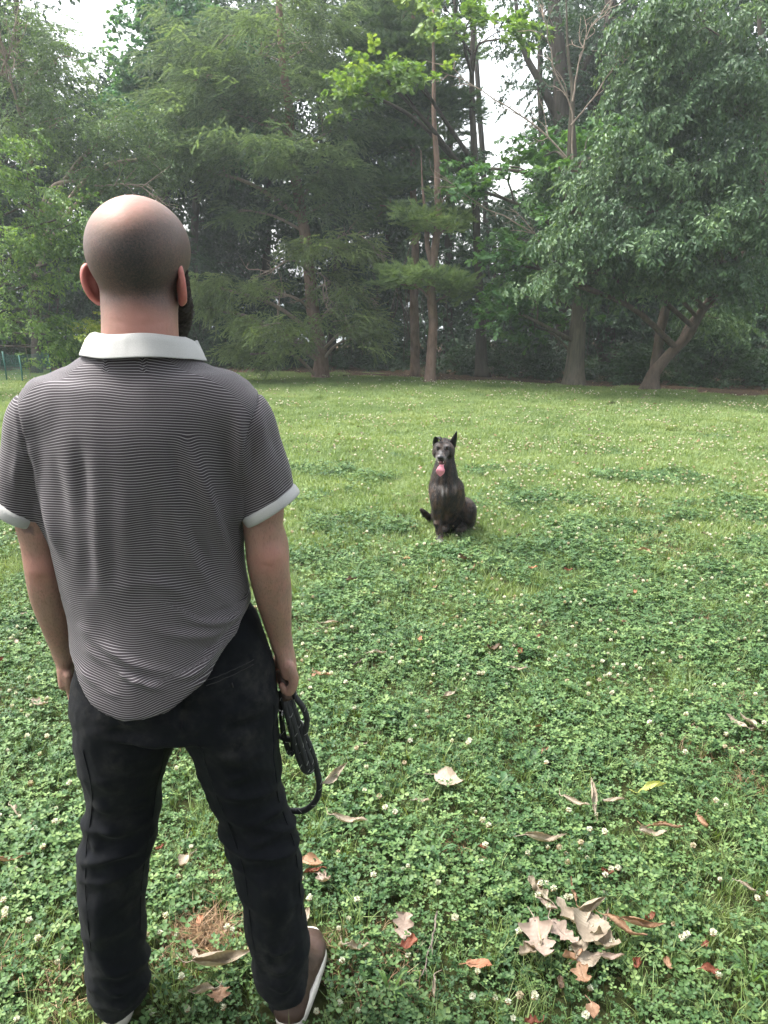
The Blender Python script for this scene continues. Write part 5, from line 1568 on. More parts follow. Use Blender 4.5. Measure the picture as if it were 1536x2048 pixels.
# ================================================================ LEASH held in the right hand
tl = NT('black_rope')
wvn = tl.n.new('ShaderNodeTexWave'); wvn.inputs['Scale'].default_value = 60; wvn.inputs['Distortion'].default_value = .5
tl.L(tl.objco(), wvn.inputs['Vector'])
rp = tl.principled(tl.mix(tl.noise(400, 2, tl.objco()), (.008, .009, .010), (.022, .024, .026)), .6, .35, bump=wvn.outputs['Fac'], bstr=.35, bdist=.0012)
lp = M_(572, 1372, .05)
leash = empty('dog_leash', lp, 'black braided rope dog leash gathered in loops, hanging from the man\'s right hand', 'leash')
def Lp(*pts): return np.array([M_(*p) for p in pts])
def rope(pts, r=.0062, n=50):
    acc = Acc(); P_ = catmull(Lp(*pts), n); tube(acc, P_, r, 10, None)
    return link('rope', acc.mesh('rope'), leash, rp), P_
loops = [
 rope([(580, 1362, .04), (590, 1392, .035), (606, 1415, .03), (614, 1440, .03), (608, 1468, .03), (596, 1478, .035), (575, 1478, .045), (558, 1472, .055)]),
 rope([(566, 1385, .03), (575, 1410, .022), (588, 1450, .018), (600, 1490, .018), (612, 1525, .02), (618, 1538, .022)], .0068),
 rope([(570, 1372, .045), (580, 1405, .036), (597, 1450, .030), (608, 1490, .028), (620, 1520, .026), (622, 1538, .024), (614, 1543, .022), (604, 1530, .02), (592, 1495, .018), (582, 1455, .016), (570, 1410, .02), (562, 1380, .03)], .0068, 80),
 rope([(575, 1376, .05), (592, 1430, .045), (607, 1465, .04), (622, 1500, .038), (632, 1535, .04), (639, 1570, .042), (632, 1600, .045), (612, 1619, .05), (590, 1622, .056), (570, 1618, .065), (555, 1600, .075), (552, 1540, .085)], .0066, 90),
 rope([(562, 1388, .06), (563, 1430, .055), (566, 1460, .05), (574, 1492, .045), (582, 1508, .042), (586, 1490, .045), (582, 1440, .05), (574, 1390, .055)], .0055)]
acc = Acc()   # reflective flecks woven into the rope
for _, P_ in loops:
    T_ = np.gradient(P_, axis=0); T_ /= np.linalg.norm(T_, axis=1)[:, None]
    for i in range(2, len(P_) - 2, 3):
        U_ = np.cross(T_[i], (0, 0, 1)); U_ /= np.linalg.norm(U_) + 1e-9; B_ = np.cross(T_[i], U_)
        ph_ = i * .8; seg = []
        for j in range(4):
            a_ = ph_ + j * .35
            seg.append(P_[i] + T_[i] * j * .0022 + (U_ * math.cos(a_) + B_ * math.sin(a_)) * .0069)
        tube(acc, np.array(seg), .0005, 3, None, False)
flk = NT('reflective_thread').principled((.45, .45, .42), .4, .5)
link('reflective_thread', acc.mesh('reflective_thread'), leash, flk)
acc = Acc(); tube(acc, catmull(Lp((562, 1340, .05), (566, 1362, .038), (571, 1380, .028), (575, 1400, .022)), 10), .0105, 14, None); link('leather_sleeve', acc.mesh('leather_sleeve'), leash, leather)
metal = NT('steel').principled((.55, .55, .53), .25, .6); metal.node_tree.nodes['Principled BSDF'].inputs['Metallic'].default_value = 1.0 if 'Principled BSDF' in metal.node_tree.nodes else 1
c_ = np.array(M_(601, 1452, .034)); acc = Acc()
tube(acc, np.array([c_ + (.0085 * math.cos(t), -.004 * math.cos(t), .012 * math.sin(t)) for t in np.linspace(0, 2 * math.pi, 22)]), .0017, 6, None, False); link('ring', acc.mesh('ring'), leash, metal)
c_ = np.array(M_(563, 1412, .035)); acc = Acc()
tube(acc, np.array([c_ + (.010 * math.cos(t), .002, .013 * math.sin(t)) for t in np.linspace(0, 2 * math.pi, 22)]), .0022, 6, None, False); tube(acc, [c_ + (0, 0, -.012), c_ + (.002, 0, -.035)], .0035, 8, None); link('clip', acc.mesh('clip'), leash, metal)
# ================================================================ DOG
dy0 = GY(1083)
def D_(px, py, dy=0.0): return tuple(W(px, py, 5.10 + dy))
db = np.array(D_(893, 1070, .2)); db[2] = 0
dog = empty('dog', tuple(db), 'dark brindle dog sitting on the lawn, pink tongue out, one ear folded', 'dog')
m5 = MPP(980, 5.1)
sd = Sculpt((.18, 4.66, -.012), (.78, 5.78, .80), .0058)
def E_(px, py, dy, a, b=None): return (*D_(px, py, dy), a, b if b else a)
# trunk: deep chest in front, back sloping down to the rump
sd.chain([E_(890, 930, .02, .060, .070), E_(889, 950, .035, .082, .090), E_(889, 975, .06, .102, .112), E_(893, 998, .12, .098, .118), E_(899, 1020, .26, .100, .112), E_(904, 1036, .38, .115, .105)], .0)
sd.chain([E_(892, 985, -.02, .055), E_(893, 1004, .02, .056), E_(897, 1020, .12, .06)], .04)          # brisket
sd.chain([E_(890, 892, .03, .050, .062), E_(891, 908, .04, .056, .064), E_(890, 930, .035, .066, .074), E_(889, 952, .04, .082, .09)], .018)   # neck
# head
sd.ell(D_(887.5, 897, -.045), (.068, .078, .047), .02)
for s in (-1, 1):
    sd.ell(D_(887 + s * 13, 905, -.05), (.030, .045, .036), .02)
    sd.ell(D_(884 + s * 8.2, 893.5, -.115), (.018, .016, .010), .012)                       # brow
sd.chain([E_(886, 903, -.09, .044, .034), E_(884, 909, -.14, .038, .028), E_(882, 914, -.185, .033, .024), E_(881, 916.5, -.215, .026, .019)], .016)   # muzzle
sd.chain([E_(886, 919, -.05, .034, .018), E_(884.5, 929, -.095, .027, .012), E_(883, 935, -.135, .020, .010)], .010)                                # open lower jaw
for s in (-1, 1):
    sd.ell(D_(884.5 + s * 8.8, 897.8, -.122), (.0105, .010, .0085), .004, sub=True)
# fore leg, straight to the ground
sd.chain([E_(873, 980, .02, .050, .062), E_(872, 1000, -.01, .041, .050), E_(874, 1022, -.01, .033, .036), E_(876, 1040, .01, .026, .029), E_(878, 1056, .0, .0235, .025), E_(879.5, 1070, -.005, .022, .023), E_(880, 1078, -.02, .026, .026)], .03)
sd.chain([E_(880, 1079, -.01, .027, .020), E_(880, 1081.5, -.05, .030, .016)], .01)
for k in range(4): sd.chain([E_(875.5 + k * 3.3, 1080, -.045, .009), E_(874.8 + k * 3.6, 1083.5, -.078, .0095), E_(874.6 + k * 3.7, 1086, -.088, .007)], .006)
sd.ell(D_(874, 1046, -.005), (.024, .024, .02), .015)
# shoulder where the other fore leg is tucked away
sd.chain([E_(914, 975, .06, .048, .06), E_(917, 1000, .09, .042, .055), E_(915, 1018, .12, .034, .045)], .04)
# haunches, hind feet
sd.chain([E_(912, 1025, .42, .09), E_(930, 1016, .24, .062, .075), E_(937, 1020, .12, .050, .060)], .04)
sd.chain([E_(937, 1018, .12, .048, .055), E_(939, 1035, .16, .046, .06), E_(934, 1048, .26, .038, .05)], .03)
sd.chain([E_(934, 1050, .28, .032), E_(928, 1053, .16, .028), E_(922, 1058, .06, .030, .022)], .02)
sd.chain([E_(886, 1030, .42, .085), E_(880, 1024, .26, .06, .07), E_(882, 1032, .16, .046, .05), E_(884, 1046, .24, .036, .045)], .04)
sd.chain([E_(885, 1048, .26, .030), E_(888, 1056, .12, .026, .022), E_(889, 1058, .08, .028, .020)], .02)
sd.ell(D_(906, 1040, .50), (.13, .12, .10), .04)
# tail lying out to one side
sd.chain([E_(900, 1046, .56, .036), E_(880, 1045, .50, .030), E_(862, 1037, .42, .024), E_(850, 1028, .36, .021), E_(842, 1019, .32, .012)], .02)
V, Q = sd.mesh(2)
V[:, 2] = np.maximum(V[:, 2], -.004)
N = vnorm(V, Q)
V = V + N * (.0024 * wav(V * (1, 1, .5), 9, 91, 2) + .0011 * wav(V * (1, 1, .35), 38, 92, 2))[:, None]
me = mesh_np('body', V, Q)
P = pix(V)
def sp(cx, cy_, r, y=None, ry=None):
    w = np.exp(-(((P[:, 0] - cx) / r) ** 2 + ((P[:, 1] - cy_) / (ry or r)) ** 2))
    return w * (V[:, 1] < (y if y else 9))
grey = 1.0 * sp(873.5, 919, 3.2, 5.05, 6) + .95 * sp(892, 917, 5, 5.05, 4.5) + .6 * sp(881, 905, 3, 5.05, 4) + .9 * sp(880, 911.5, 4, 4.95, 1.5) + .9 * sp(885, 985, 1.8, 5.1, 9) + .55 * sp(893, 982, 1.5, 5.1, 8) + .35 * sp(910, 975, 4, 5.2, 8) + .30 * sp(881, 975, 8, 5.1, 5) + .9 * sp(879, 1083, 6, 5.1, 4) + .35 * sp(876, 888, 4, 5.1, 3) + .3 * sp(893, 890, 4, 5.1, 3)
brin = 1.0 * sp(915, 990, 13, 5.4, 17) + .8 * sp(877, 1030, 6, 5.2, 30) + .7 * sp(932, 1010, 8, 5.5, 8) + .7 * sp(900, 1035, 14, 5.4, 14) + .6 * sp(868, 990, 8, 5.2, 14) + .42
pinkb = 1.0 * sp(893, 1034, 4, 5.4, 7)
grey = grey * .8; attr(me, 'grey', 'FLOAT', np.clip(grey, 0, 1)); attr(me, 'brin', 'FLOAT', np.clip(brin, 0, 1)); attr(me, 'pinkb', 'FLOAT', np.clip(pinkb, 0, 1))
td = NT('brindle_coat')
oc = td.objco(); mp = td.n.new('ShaderNodeMapping'); mp.inputs['Scale'].default_value = (1, 1, .35); td.L(oc, mp.inputs['Vector'])
st = td.noise(34, 4, mp.outputs[0], .7); mp2 = td.n.new('ShaderNodeMapping'); mp2.inputs['Scale'].default_value = (1, 1, .25); td.L(oc, mp2.inputs['Vector'])
hair_ = td.noise(260, 3, mp2.outputs[0], .7)
c = td.mix(td.math('MULTIPLY', hair_, .8), (.0018, .0018, .0022), (.009, .008, .008))
bfac = td.math('MULTIPLY', td.math('MINIMUM', td.math('MAXIMUM', td.math('MULTIPLY', td.math('SUBTRACT', st, .46), 9.0), 0.0), 1.0), td.attr('brin').outputs['Fac'])
c = td.mix(td.math('MULTIPLY', bfac, .9), c, (.080, .044, .026))
c = td.mix(td.attr('pinkb').outputs['Fac'], c, (.17, .09, .075))
c = td.mix(td.math('MULTIPLY', td.attr('grey').outputs['Fac'], td.math('ADD', .45, td.math('MULTIPLY', hair_, .7))), c, (.38, .37, .37))
coat = td.principled(c, .42, .24, bump=hair_, bstr=.6, bdist=.004)
link('body', me, dog, coat)
# short coat: hairs lying along the body, breaking up the outline
def fur(V, N, Q, attrs, n, L, w, seed):
    g = np.random.default_rng(seed)
    i = g.choice(len(V), n)
    j = Q[g.integers(0, len(Q), n)]; u = g.dirichlet((1, 1, 1, 1), n)
    p_ = (V[j] * u[..., None]).sum(1); nn = (N[j] * u[..., None]).sum(1); nn /= np.linalg.norm(nn, axis=1)[:, None] + 1e-9
    dn = np.array((0, .25, -1.0)) + g.normal(0, .22, (n, 3)); dn -= nn * (dn * nn).sum(1)[:, None]; dn /= np.linalg.norm(dn, axis=1)[:, None] + 1e-9
    d = dn * .93 + nn * g.uniform(.15, .5, n)[:, None]; sd2 = np.cross(d, nn); sd2 /= np.linalg.norm(sd2, axis=1)[:, None] + 1e-9
    l = L * g.uniform(.6, 1.3, n)[:, None]
    Vh = np.stack([p_ - sd2 * w, p_ + sd2 * w, p_ + d * l], 1).reshape(-1, 3)
    m_ = mesh_np('fur', Vh, np.arange(3 * n).reshape(-1, 3), False)
    for k_, a_ in attrs.items():
        x_ = (a_[j] * u).sum(1) + g.normal(0, .08, n); attr(m_, k_, 'FLOAT', np.repeat(np.clip(x_, 0, 1), 3))
    return m_
keep_ = P[:, 1] < 1074
Qf_ = Q[keep_[Q].all(1)]
tag(link('fur', fur(V, N, Qf_, dict(grey=np.clip(grey, 0, 1), brin=np.clip(brin, 0, 1), pinkb=np.clip(pinkb, 0, 1)), 42000, .014, .0011, 5), dog, coat), kind='stuff')
# ears
def dogear(pts, name, thick=.004):
    """pts rows: px, py, dy, half width; a cupped leaf of cartilage"""
    Pc = catmull(np.array([(*D_(a, b, c_), w * m5) for a, b, c_, w in pts]), 12); rows = []
    for i, (x, y, z, w) in enumerate(Pc):
        r_ = []
        for k in range(16):
            t = 2 * math.pi * k / 16; u = math.cos(t); v = math.sin(t)
            r_.append((x + w * u, y + v * max(thick, w * .18) + .6 * w * u * u - .0, z + .0))
        rows.append(r_)
    V = np.array(rows).reshape(-1, 3); ii = np.arange(len(V)).reshape(12, 16); nx_ = np.roll(ii, -1, 1)
    acc = Acc(); acc.add(np.vstack([V, Pc[-1, :3], Pc[0, :3]]), np.vstack([np.stack([ii[-1], nx_[-1], np.full(16, len(V))], -1), np.stack([nx_[0], ii[0], np.full(16, len(V) + 1)], -1)]), np.stack([ii[:-1], nx_[:-1], nx_[1:], ii[1:]], -1).reshape(-1, 4))
    me = acc.mesh('ear'); attr(me, 'grey', 'FLOAT', np.zeros(len(me.vertices))); attr(me, 'brin', 'FLOAT', np.zeros(len(me.vertices)))
    return link('ear', me, dog, coat)
e1 = dogear([(902, 902, -.0, 7), (903.5, 893, -.01, 8.5), (907, 883, -.02, 6.8), (910.5, 872, -.03, 4.2), (913.5, 862, -.04, .4)], 'ear')
tag(e1, 'upright pointed ear')
e2 = dogear([(871.5, 898, -.0, 4.5), (871, 888, -.01, 5.5), (872, 879, -.02, 5.5), (875.5, 873.5, -.045, 4.8), (880, 876.5, -.075, 4), (881, 882, -.085, 1.2)], 'ear')
tag(e2, 'folded ear')
def ball(name, c, r, mat, parent, sq=(1, 1, 1), n=14):
    acc = Acc(); V = []; 
    for i in range(n + 1):
        for j in range(n * 2):
            a_ = math.pi * i / n; b_ = math.pi * j / n
            V.append((c[0] + r * sq[0] * math.sin(a_) * math.cos(b_), c[1] + r * sq[1] * math.sin(a_) * math.sin(b_), c[2] + r * sq[2] * math.cos(a_)))
    ii = np.arange(len(V)).reshape(n + 1, 2 * n); nx_ = np.roll(ii, -1, 1)
    acc.add(V, None, np.stack([ii[:-1], ii[1:], nx_[1:], nx_[:-1]], -1).reshape(-1, 4))
    return link(name, acc.mesh(name), parent, mat)
eyem = NT('dog_eye').principled((.015, .009, .006), .08, .7)
for s in (-1, 1): ball('eye', D_(884.5 + s * 8.8, 897.8, -.110), .0095, eyem, dog)
nosem = plain('nose_leather', (.004, .004, .005), (.012, .012, .013), 60, .3, .5, 200, .3, .001)
ball('nose', D_(880.8, 915.2, -.232), .018, nosem, dog, (1.15, .75, .85))
# tongue: cupped, hanging out over the lower jaw
acc = Acc()
tg = catmull(np.array([(*D_(885, 925, -.10), .012), (*D_(883, 930, -.150), .015), (*D_(881.5, 935, -.178), .021), (*D_(880.8, 941, -.188), .029), (*D_(880.5, 947, -.182), .023), (*D_(880.3, 952, -.178), .004)]), 16)
rows = []
for x, y, z, w in tg:
    r_ = []
    for k in range(14):
        t = 2 * math.pi * k / 14; u = math.cos(t); v = math.sin(t)
        r_.append((x + w * u, y + v * .0035 - .006 * u * u + .004 * math.exp(-(u / .15) ** 2), z + v * .002))
    rows.append(r_)
V = np.array(rows).reshape(-1, 3); ii = np.arange(len(V)).reshape(16, 14); nx_ = np.roll(ii, -1, 1)
acc.add(V, None, np.stack([ii[:-1], nx_[:-1], nx_[1:], ii[1:]], -1).reshape(-1, 4))
link('tongue', acc.mesh('tongue'), dog, plain('tongue_pink', (.50, .17, .22), (.60, .24, .29), 30, .35, .5, 150, .2, .001))
# mouth lining and lower teeth
acc = Acc(); tube(acc, [D_(885.5, 920, -.07), D_(884, 925, -.115), D_(882.5, 928, -.145)], [.026, .024, .013], 10, None)
link('mouth', acc.mesh('mouth'), dog, plain('mouth_dark', (.05, .012, .014), (.10, .03, .03), 30, .4, .4))
acc = Acc()
for s in (-1, 1):
    for k in range(2): tube(acc, [D_(882 + s * (5 + k), 925 - k * 1.5, -.15 + k * .03), D_(882 + s * (5 + k), 922.3 - k * 1.5, -.152 + k * .03)], [.0032, .0005], 5, None)
link('teeth', acc.mesh('teeth'), dog, NT('tooth').principled((.65, .62, .52), .3, .5))
# ================================================================ FALLEN LEAVES AND SMALL THINGS ON THE LAWN
def dry_mat(name, c1, c2, c3):
    t = NT(name); oc = t.objco()
    c = t.ramp(t.noise(18, 4, oc, .65), [(.3, c1), (.55, c2), (.75, c3)])
    v = t.attr('tint').outputs['Fac']
    c = t.mix(t.math('MULTIPLY', v, .5), c, c1)
    return t.principled(c, .65, .3, bump=t.noise(120, 4, oc), bstr=.35, bdist=.002, transl=.12)
DM = {'pale': dry_mat('dry_leaf_pale', (0.174, 0.1348, 0.0957), (0.3306, 0.2828, 0.2218), (0.435, 0.3871, 0.3219)), 'tan': dry_mat('dry_leaf_tan', (0.174, 0.0957, 0.0522), (0.2871, 0.1783, 0.1131), (0.3654, 0.2523, 0.174)),
      'pink': dry_mat('dry_leaf_pinkish', (0.2001, 0.1479, 0.1175), (0.3306, 0.261, 0.2175), (0.4176, 0.348, 0.3045)), 'rust': dry_mat('dry_leaf_rust', (0.1044, 0.03045, 0.01914), (0.1914, 0.06264, 0.0348), (0.261, 0.1131, 0.06525)),
      'yellow': dry_mat('dry_leaf_yellow', (0.3132, 0.348, 0.087), (0.435, 0.4524, 0.1566), (0.4785, 0.435, 0.2436)), 'dark': dry_mat('dry_leaf_dark', (0.0522, 0.0348, 0.02175), (0.1131, 0.07395, 0.04785), (0.174, 0.1218, 0.0783)), 'orange': dry_mat('dry_leaf_orange', (0.2436, 0.1044, 0.0522), (0.348, 0.174, 0.1044), (0.4002, 0.2436, 0.1566))}

def leaf_mesh(kind, L, wr, curl, bend, twist, seed):
    """kind oval / lobed / scrap; a bent, curled blade with side veins standing proud and a stalk"""
    g = np.random.default_rng(seed); ns, nt = 25, 11
    S = np.linspace(0, 1, ns); T_ = np.linspace(-1, 1, nt)
    if kind == 'lobed': w = (np.sin(np.pi * S ** .85) ** .7) * (1 + .36 * np.sin(2 * np.pi * 3.2 * S + 2.2)) * (.7 + .5 * S)
    elif kind == 'scrap': w = np.sin(np.pi * S) ** .6 * (1 + .3 * np.sin(9 * S + seed) + .2 * np.sin(17 * S))
    else: w = np.sin(np.pi * S ** .8) ** .85
    w = np.clip(w, .015, 2) * L * wr * .5
    V = []; tint = []
    cu = curl
    for i, s in enumerate(S):
        ang = bend * (s - .35); cy_ = L * (s - .5); zc = L * .5 * bend * (s - .5) ** 2 * 1.2 + .035 * L * math.sin(7 * s + seed)
        for j, t in enumerate(T_):
            ww = w[i] * (1 + (.04 * math.sin(s * 40 + seed + 3 * np.sign(t)) if abs(t) > .8 else 0))
            a_ = abs(t) * cu * (1 + .35 * math.sin(s * 5 + seed)); rad = ww / max(abs(cu), 0.075)
            x = math.copysign(math.sin(a_) * rad, t) if abs(cu) > .05 else ww * t
            z = (1 - math.cos(a_)) * rad
            tw = twist * (s - .5); x2 = x * math.cos(tw) - z * math.sin(tw); z2 = x * math.sin(tw) + z * math.cos(tw)
            vein = .0011 * math.sin(2 * math.pi * (s * 11 - abs(t) * 1.6)) * (1 if abs(t) > .05 else 0)
            V.append((x2 + .05 * L * math.sin(3 * s + seed), cy_, z2 + zc + vein + .0010 * g.normal() * (abs(t) > .75) + .0015 * math.sin(s * 13 + t * 4)))
            tint.append(.5 + .5 * math.sin(2 * math.pi * (s * 11 - abs(t) * 1.6)) if abs(t) > .05 else 1.)
    ii = np.arange(ns * nt).reshape(ns, nt)
    acc = Acc(); acc.add(np.array(V), None, np.stack([ii[:-1, :-1], ii[:-1, 1:], ii[1:, 1:], ii[1:, :-1]], -1).reshape(-1, 4), np.array(tint))
    if kind != 'scrap':
        c = np.array(V[nt // 2]); tube(acc, catmull([c + (0, .01, 0), c + (.004, -L * .12, -.003), c + (.014 * g.choice((-1, 1)), -L * .26, .004)], 6), np.linspace(.0016, .0009, 6), 5, .8, True)
        tube(acc, catmull([V[nt // 2 + nt * q] for q in (0, 6, 12, 18, 23)], 12), np.linspace(.0013, .0005, 12), 4, .6, False)
    return acc.mesh('leaf')

def fallen(px, py, lpx, ang, kind, col, label, wr=.5, curl=.8, bend=.4, twist=.4, roll=0.0, pitch=0.0, z=.056, name='fallen_leaf'):
    """ang: direction the tip points on the ground, degrees from +X (right) towards away"""
    q = G(px, py); m = MPP(py, q[1])
    L = lpx * m * (.66 if kind == 'lobed' else .86) * (.8 if col == 'rust' else 1)
    curl *= 1.35; bend *= 1.5
    sd_ = int(px * 7 + py) % 9973
    o = link(name, leaf_mesh(kind, L, wr, curl, bend, twist, sd_), None, DM[col])
    zt = z * (1 if py > 1150 else .8)
    o.location = (q[0], q[1], zt)
    # keep the leaf where the photograph shows it although it lies on top of the clover
    qq = W(px, py, q[1]); d = q - np.array((0, 0, CAM_H)); k_ = zt / CAM_H; o.location = (q[0] * (1 - k_), q[1] * (1 - k_), zt)
    o.rotation_euler = Euler((pitch, roll, R(ang - 90)), 'XYZ')
    return tag(o, label, 'fallen leaf')

F_ = fallen
# the heap of big lobed leaves at the lower right
hp = 'of the lower right leaf heap'
F_(1075, 1785, 95, 130, 'lobed', 'pale', 'curled pale lobed leaf at the upper left tip ' + hp, .6, 1.2, .9, .6, .2, .2)
F_(1140, 1835, 120, 120, 'lobed', 'pale', 'pale beige leaf lying topmost in the middle ' + hp, .6, .7, .5, .3, .1, .15, 0.075)
F_(1175, 1860, 110, 250, 'oval', 'pale', 'broad cream leaf in the middle right ' + hp, .7, .6, .5, .4, -.3, .1, 0.080)
F_(1130, 1868, 95, 300, 'lobed', 'pink', 'pinkish leaf with a tan tip at the centre ' + hp, .6, .5, .6, .3, .2, -.1, 0.080)
F_(1180, 1812, 75, 40, 'oval', 'pale', 'rolled pale leaf standing up at the top ' + hp, .6, 1.6, 1.0, .6, .6, .5, 0.085)
F_(1080, 1885, 150, 265, 'lobed', 'pink', 'large pinkish lobed leaf with ragged lobes at the left ' + hp, .75, .8, .5, .4, .1, .05, 0.070)
F_(1062, 1900, 90, 215, 'lobed', 'pale', 'pale curled lobe at the far left ' + hp, .6, .9, .6, .3, .1, .0, 0.065)
F_(1212, 1885, 90, 330, 'lobed', 'pale', 'crumpled grey-beige leaf at the right side ' + hp, .8, 1.1, .9, .8, .2, .1, 0.070)
F_(1180, 1915, 75, 10, 'oval', 'pale', 'flat beige leaf at the bottom ' + hp, .6, .4, .3, .3, .1, .0, 0.060)
F_(1100, 1815, 60, 300, 'oval', 'pink', 'slim curled beige leaf bridging the two upper clumps ' + hp, .4, 1.5, .9, .7, .3, .2, .070)
F_(1205, 1840, 62, 60, 'oval', 'pale', 'small tightly rolled cream leaf at the upper right ' + hp, .4, 1.7, .6, .5, .4, .3, .075)
F_(1145, 1915, 55, 200, 'scrap', 'tan', 'small crumpled tan scrap at the lower left ' + hp, .7, 1.3, .9, .7, .2, .1, .068)
F_(1225, 1915, 55, 340, 'oval', 'pink', 'short pinkish curled leaf at the lower right ' + hp, .5, 1.4, .8, .6, .2, .2, .068)
F_(1168, 1955, 80, 268, 'lobed', 'tan', 'crinkled tan leaf just below the lower right leaf heap', .65, .6, 1.0, .6, .3, .1, 0.060)
F_(1160, 1895, 60, 250, 'oval', 'pale', 'small pale leaf tucked beneath the centre ' + hp, .6, .5, .3, .3, .2, .1, 0.065)
F_(1250, 1858, 95, 320, 'oval', 'tan', 'long folded tan leaf right of the leaf heap, its lower one', .32, 1.2, .4, .2, -.4, .0, 0.075)
F_(1285, 1845, 95, 350, 'oval', 'tan', 'brown ribbed rolled leaf right of the leaf heap, its upper one', .34, 1.5, .5, .2, .4, .0, 0.080)
F_(1300, 1836, 40, 20, 'scrap', 'rust', 'small crumpled brown scrap behind the ribbed rolled leaf', .8, 1.3, .8, .8)
F_(1143, 1782, 60, 95, 'oval', 'tan', 'narrow twisted orange-tan leaf above the leaf heap', .25, 1.6, .6, 1.4, .4, .3)
F_(1186, 2022, 45, 265, 'oval', 'tan', 'small pointed tan leaf at the bottom edge below the leaf heap', .6, .5, .4, .2)
F_(1065, 2044, 60, 180, 'lobed', 'rust', 'dark rusty leaf cut off by the bottom edge', .6, .8, .4, .4)
F_(958, 1930, 58, 350, 'oval', 'orange', 'flat orange-tan leaf left of the leaf heap', .6, .4, .3, .3)
F_(1425, 1940, 62, 350, 'oval', 'rust', 'rust red leaf lying alone at the lower right', .5, .7, .5, .5)
F_(1410, 1890, 30, 20, 'scrap', 'rust', 'small pinkish red scrap above the rust red leaf', .7, .9, .6, .4)
F_(1273, 1928, 40, 60, 'scrap', 'rust', 'dark red crumpled scrap right of the leaf heap', .8, 1.2, .8, .8)
F_(1336, 1930, 34, 80, 'scrap', 'tan', 'small brown scrap between the leaf heap and the rust red leaf', .7, 1.2, .8, .8)
F_(1120, 1968, 34, 80, 'scrap', 'dark', 'dark brown scrap left of the crinkled tan leaf', .7, 1.2, .8, .8)
F_(1495, 1775, 40, 310, 'oval', 'pale', 'small white curled leaf near the right edge above the rust red leaf', .4, 1.4, .8, .8)
F_(1215, 1745, 36, 340, 'scrap', 'rust', 'dark red folded scrap above the leaf heap', .6, 1.2, .9, .6)
F_(808, 1855, 80, 80, 'lobed', 'pink', 'wide pinkish fan-shaped leaf in the lower middle', .9, .6, .6, .3, .1, .3)
F_(818, 1890, 55, 200, 'scrap', 'rust', 'reddish brown scrap below the pinkish fan-shaped leaf', .8, .8, .5, .5)
F_(715, 1895, 70, 350, 'lobed', 'pale', 'white curled leaf right of the man\'s right shoe', .6, 1.3, .9, .8)
F_(870, 1978, 60, 262, 'oval', 'pale', 'narrow pale folded leaf at the tip of the thin twig', .22, 1.3, .3, .3)
F_(445, 1912, 130, 8, 'oval', 'pale', 'big pale ribbed leaf lying between the man\'s feet', .45, 1.5, .35, .3, .6, .0, 0.070)
F_(388, 1905, 40, 120, 'oval', 'pale', 'small pale leaf at the left end of the big ribbed leaf', .6, 1., .6, .6)
F_(403, 1985, 60, 190, 'oval', 'pale', 'curled pale leaf near the bottom edge between the man\'s feet', .5, 1.2, .7, .6)
F_(440, 1990, 60, 275, 'lobed', 'tan', 'flat tan leaf near the bottom edge between the man\'s feet', .8, .4, .4, .3)
F_(400, 1840, 26, 80, 'oval', 'orange', 'tiny salmon leaf above the big ribbed leaf between the legs', .7, .4, .3, .2)
F_(372, 1725, 50, 260, 'oval', 'pale', 'pale beige leaf between the man\'s knees', .7, .9, .6, .5, .3, .2)
F_(320, 1695, 24, 30, 'scrap', 'rust', 'tiny red scrap close to the man\'s left knee', .7, .8, .5, .5)
F_(625, 1725, 60, 340, 'oval', 'tan', 'tan leaf touching the right of the man\'s right calf', .55, .8, .6, .4, .2, .2)
F_(625, 1742, 50, 200, 'oval', 'rust', 'brown curled leaf under the tan leaf by the man\'s right calf', .5, 1.2, .6, .6)
F_(650, 1760, 60, 300, 'lobed', 'pink', 'shrivelled ribbed leaf with a stalk beside the man\'s right calf', .8, 1.0, .9, .8, .2, .3)
F_(615, 1830, 36, 80, 'oval', 'pale', 'white leaf half hidden by the man\'s right ankle', .6, 1., .6, .5)
F_(25, 1718, 80, 5, 'oval', 'tan', 'long curled tan leaf at the left edge', .25, 1.5, .4, .3)
F_(32, 1622, 60, 320, 'oval', 'pale', 'pale rolled leaf at the left edge above the curled tan one', .35, 1.5, .3, .2)
F_(700, 1643, 80, 340, 'oval', 'pale', 'whitish wrinkled leaf right of the leash loop', .4, 1.3, .6, .5)
F_(668, 1545, 70, 60, 'oval', 'pale', 'upright folded cream leaf just right of the leash', .4, 1.0, .5, .6, .9, .5, 0.075)
F_(900, 1560, 80, 325, 'oval', 'pale', 'flat pinkish beige leaf with a rusty base', .55, .5, .5, .3, .2, .2)
F_(845, 1602, 34, 350, 'oval', 'pale', 'small whitish leaf left of the flat pinkish beige leaf', .5, .9, .5, .3)
F_(1090, 1676, 95, 356, 'oval', 'pale', 'long ribbed cream leaf with a brown stalk end', .36, 1.4, .5, .2, .2, .0)
F_(1155, 1605, 75, 305, 'oval', 'pale', 'cream leaf, the left one of a crossed standing pair', .28, 1.4, .3, .2, .3, .2, 0.075)
F_(1186, 1592, 85, 100, 'oval', 'pale', 'cream leaf, the right upright one of a crossed standing pair', .28, 1.3, .3, .3, .3, .55, 0.075)
F_(1225, 1602, 56, 0, 'oval', 'pale', 'flat beige leaf just right of the crossed standing pair', .3, .9, .4, .2)
F_(1305, 1577, 75, 25, 'oval', 'yellow', 'yellow-green leaf with a tan tip', .34, 1.1, .4, .3)
F_(1332, 1653, 80, 2, 'oval', 'tan', 'smooth rolled tan leaf below the yellow-green leaf', .26, 1.7, .3, .1)
F_(1305, 1668, 60, 350, 'scrap', 'pale', 'ragged pale leaf left under the smooth rolled tan leaf', .5, 1., .7, .6)
F_(1410, 1648, 58, 280, 'oval', 'tan', 'twisted tan leaf right of the smooth rolled tan leaf', .4, 1.3, .9, 1., .4, .3)
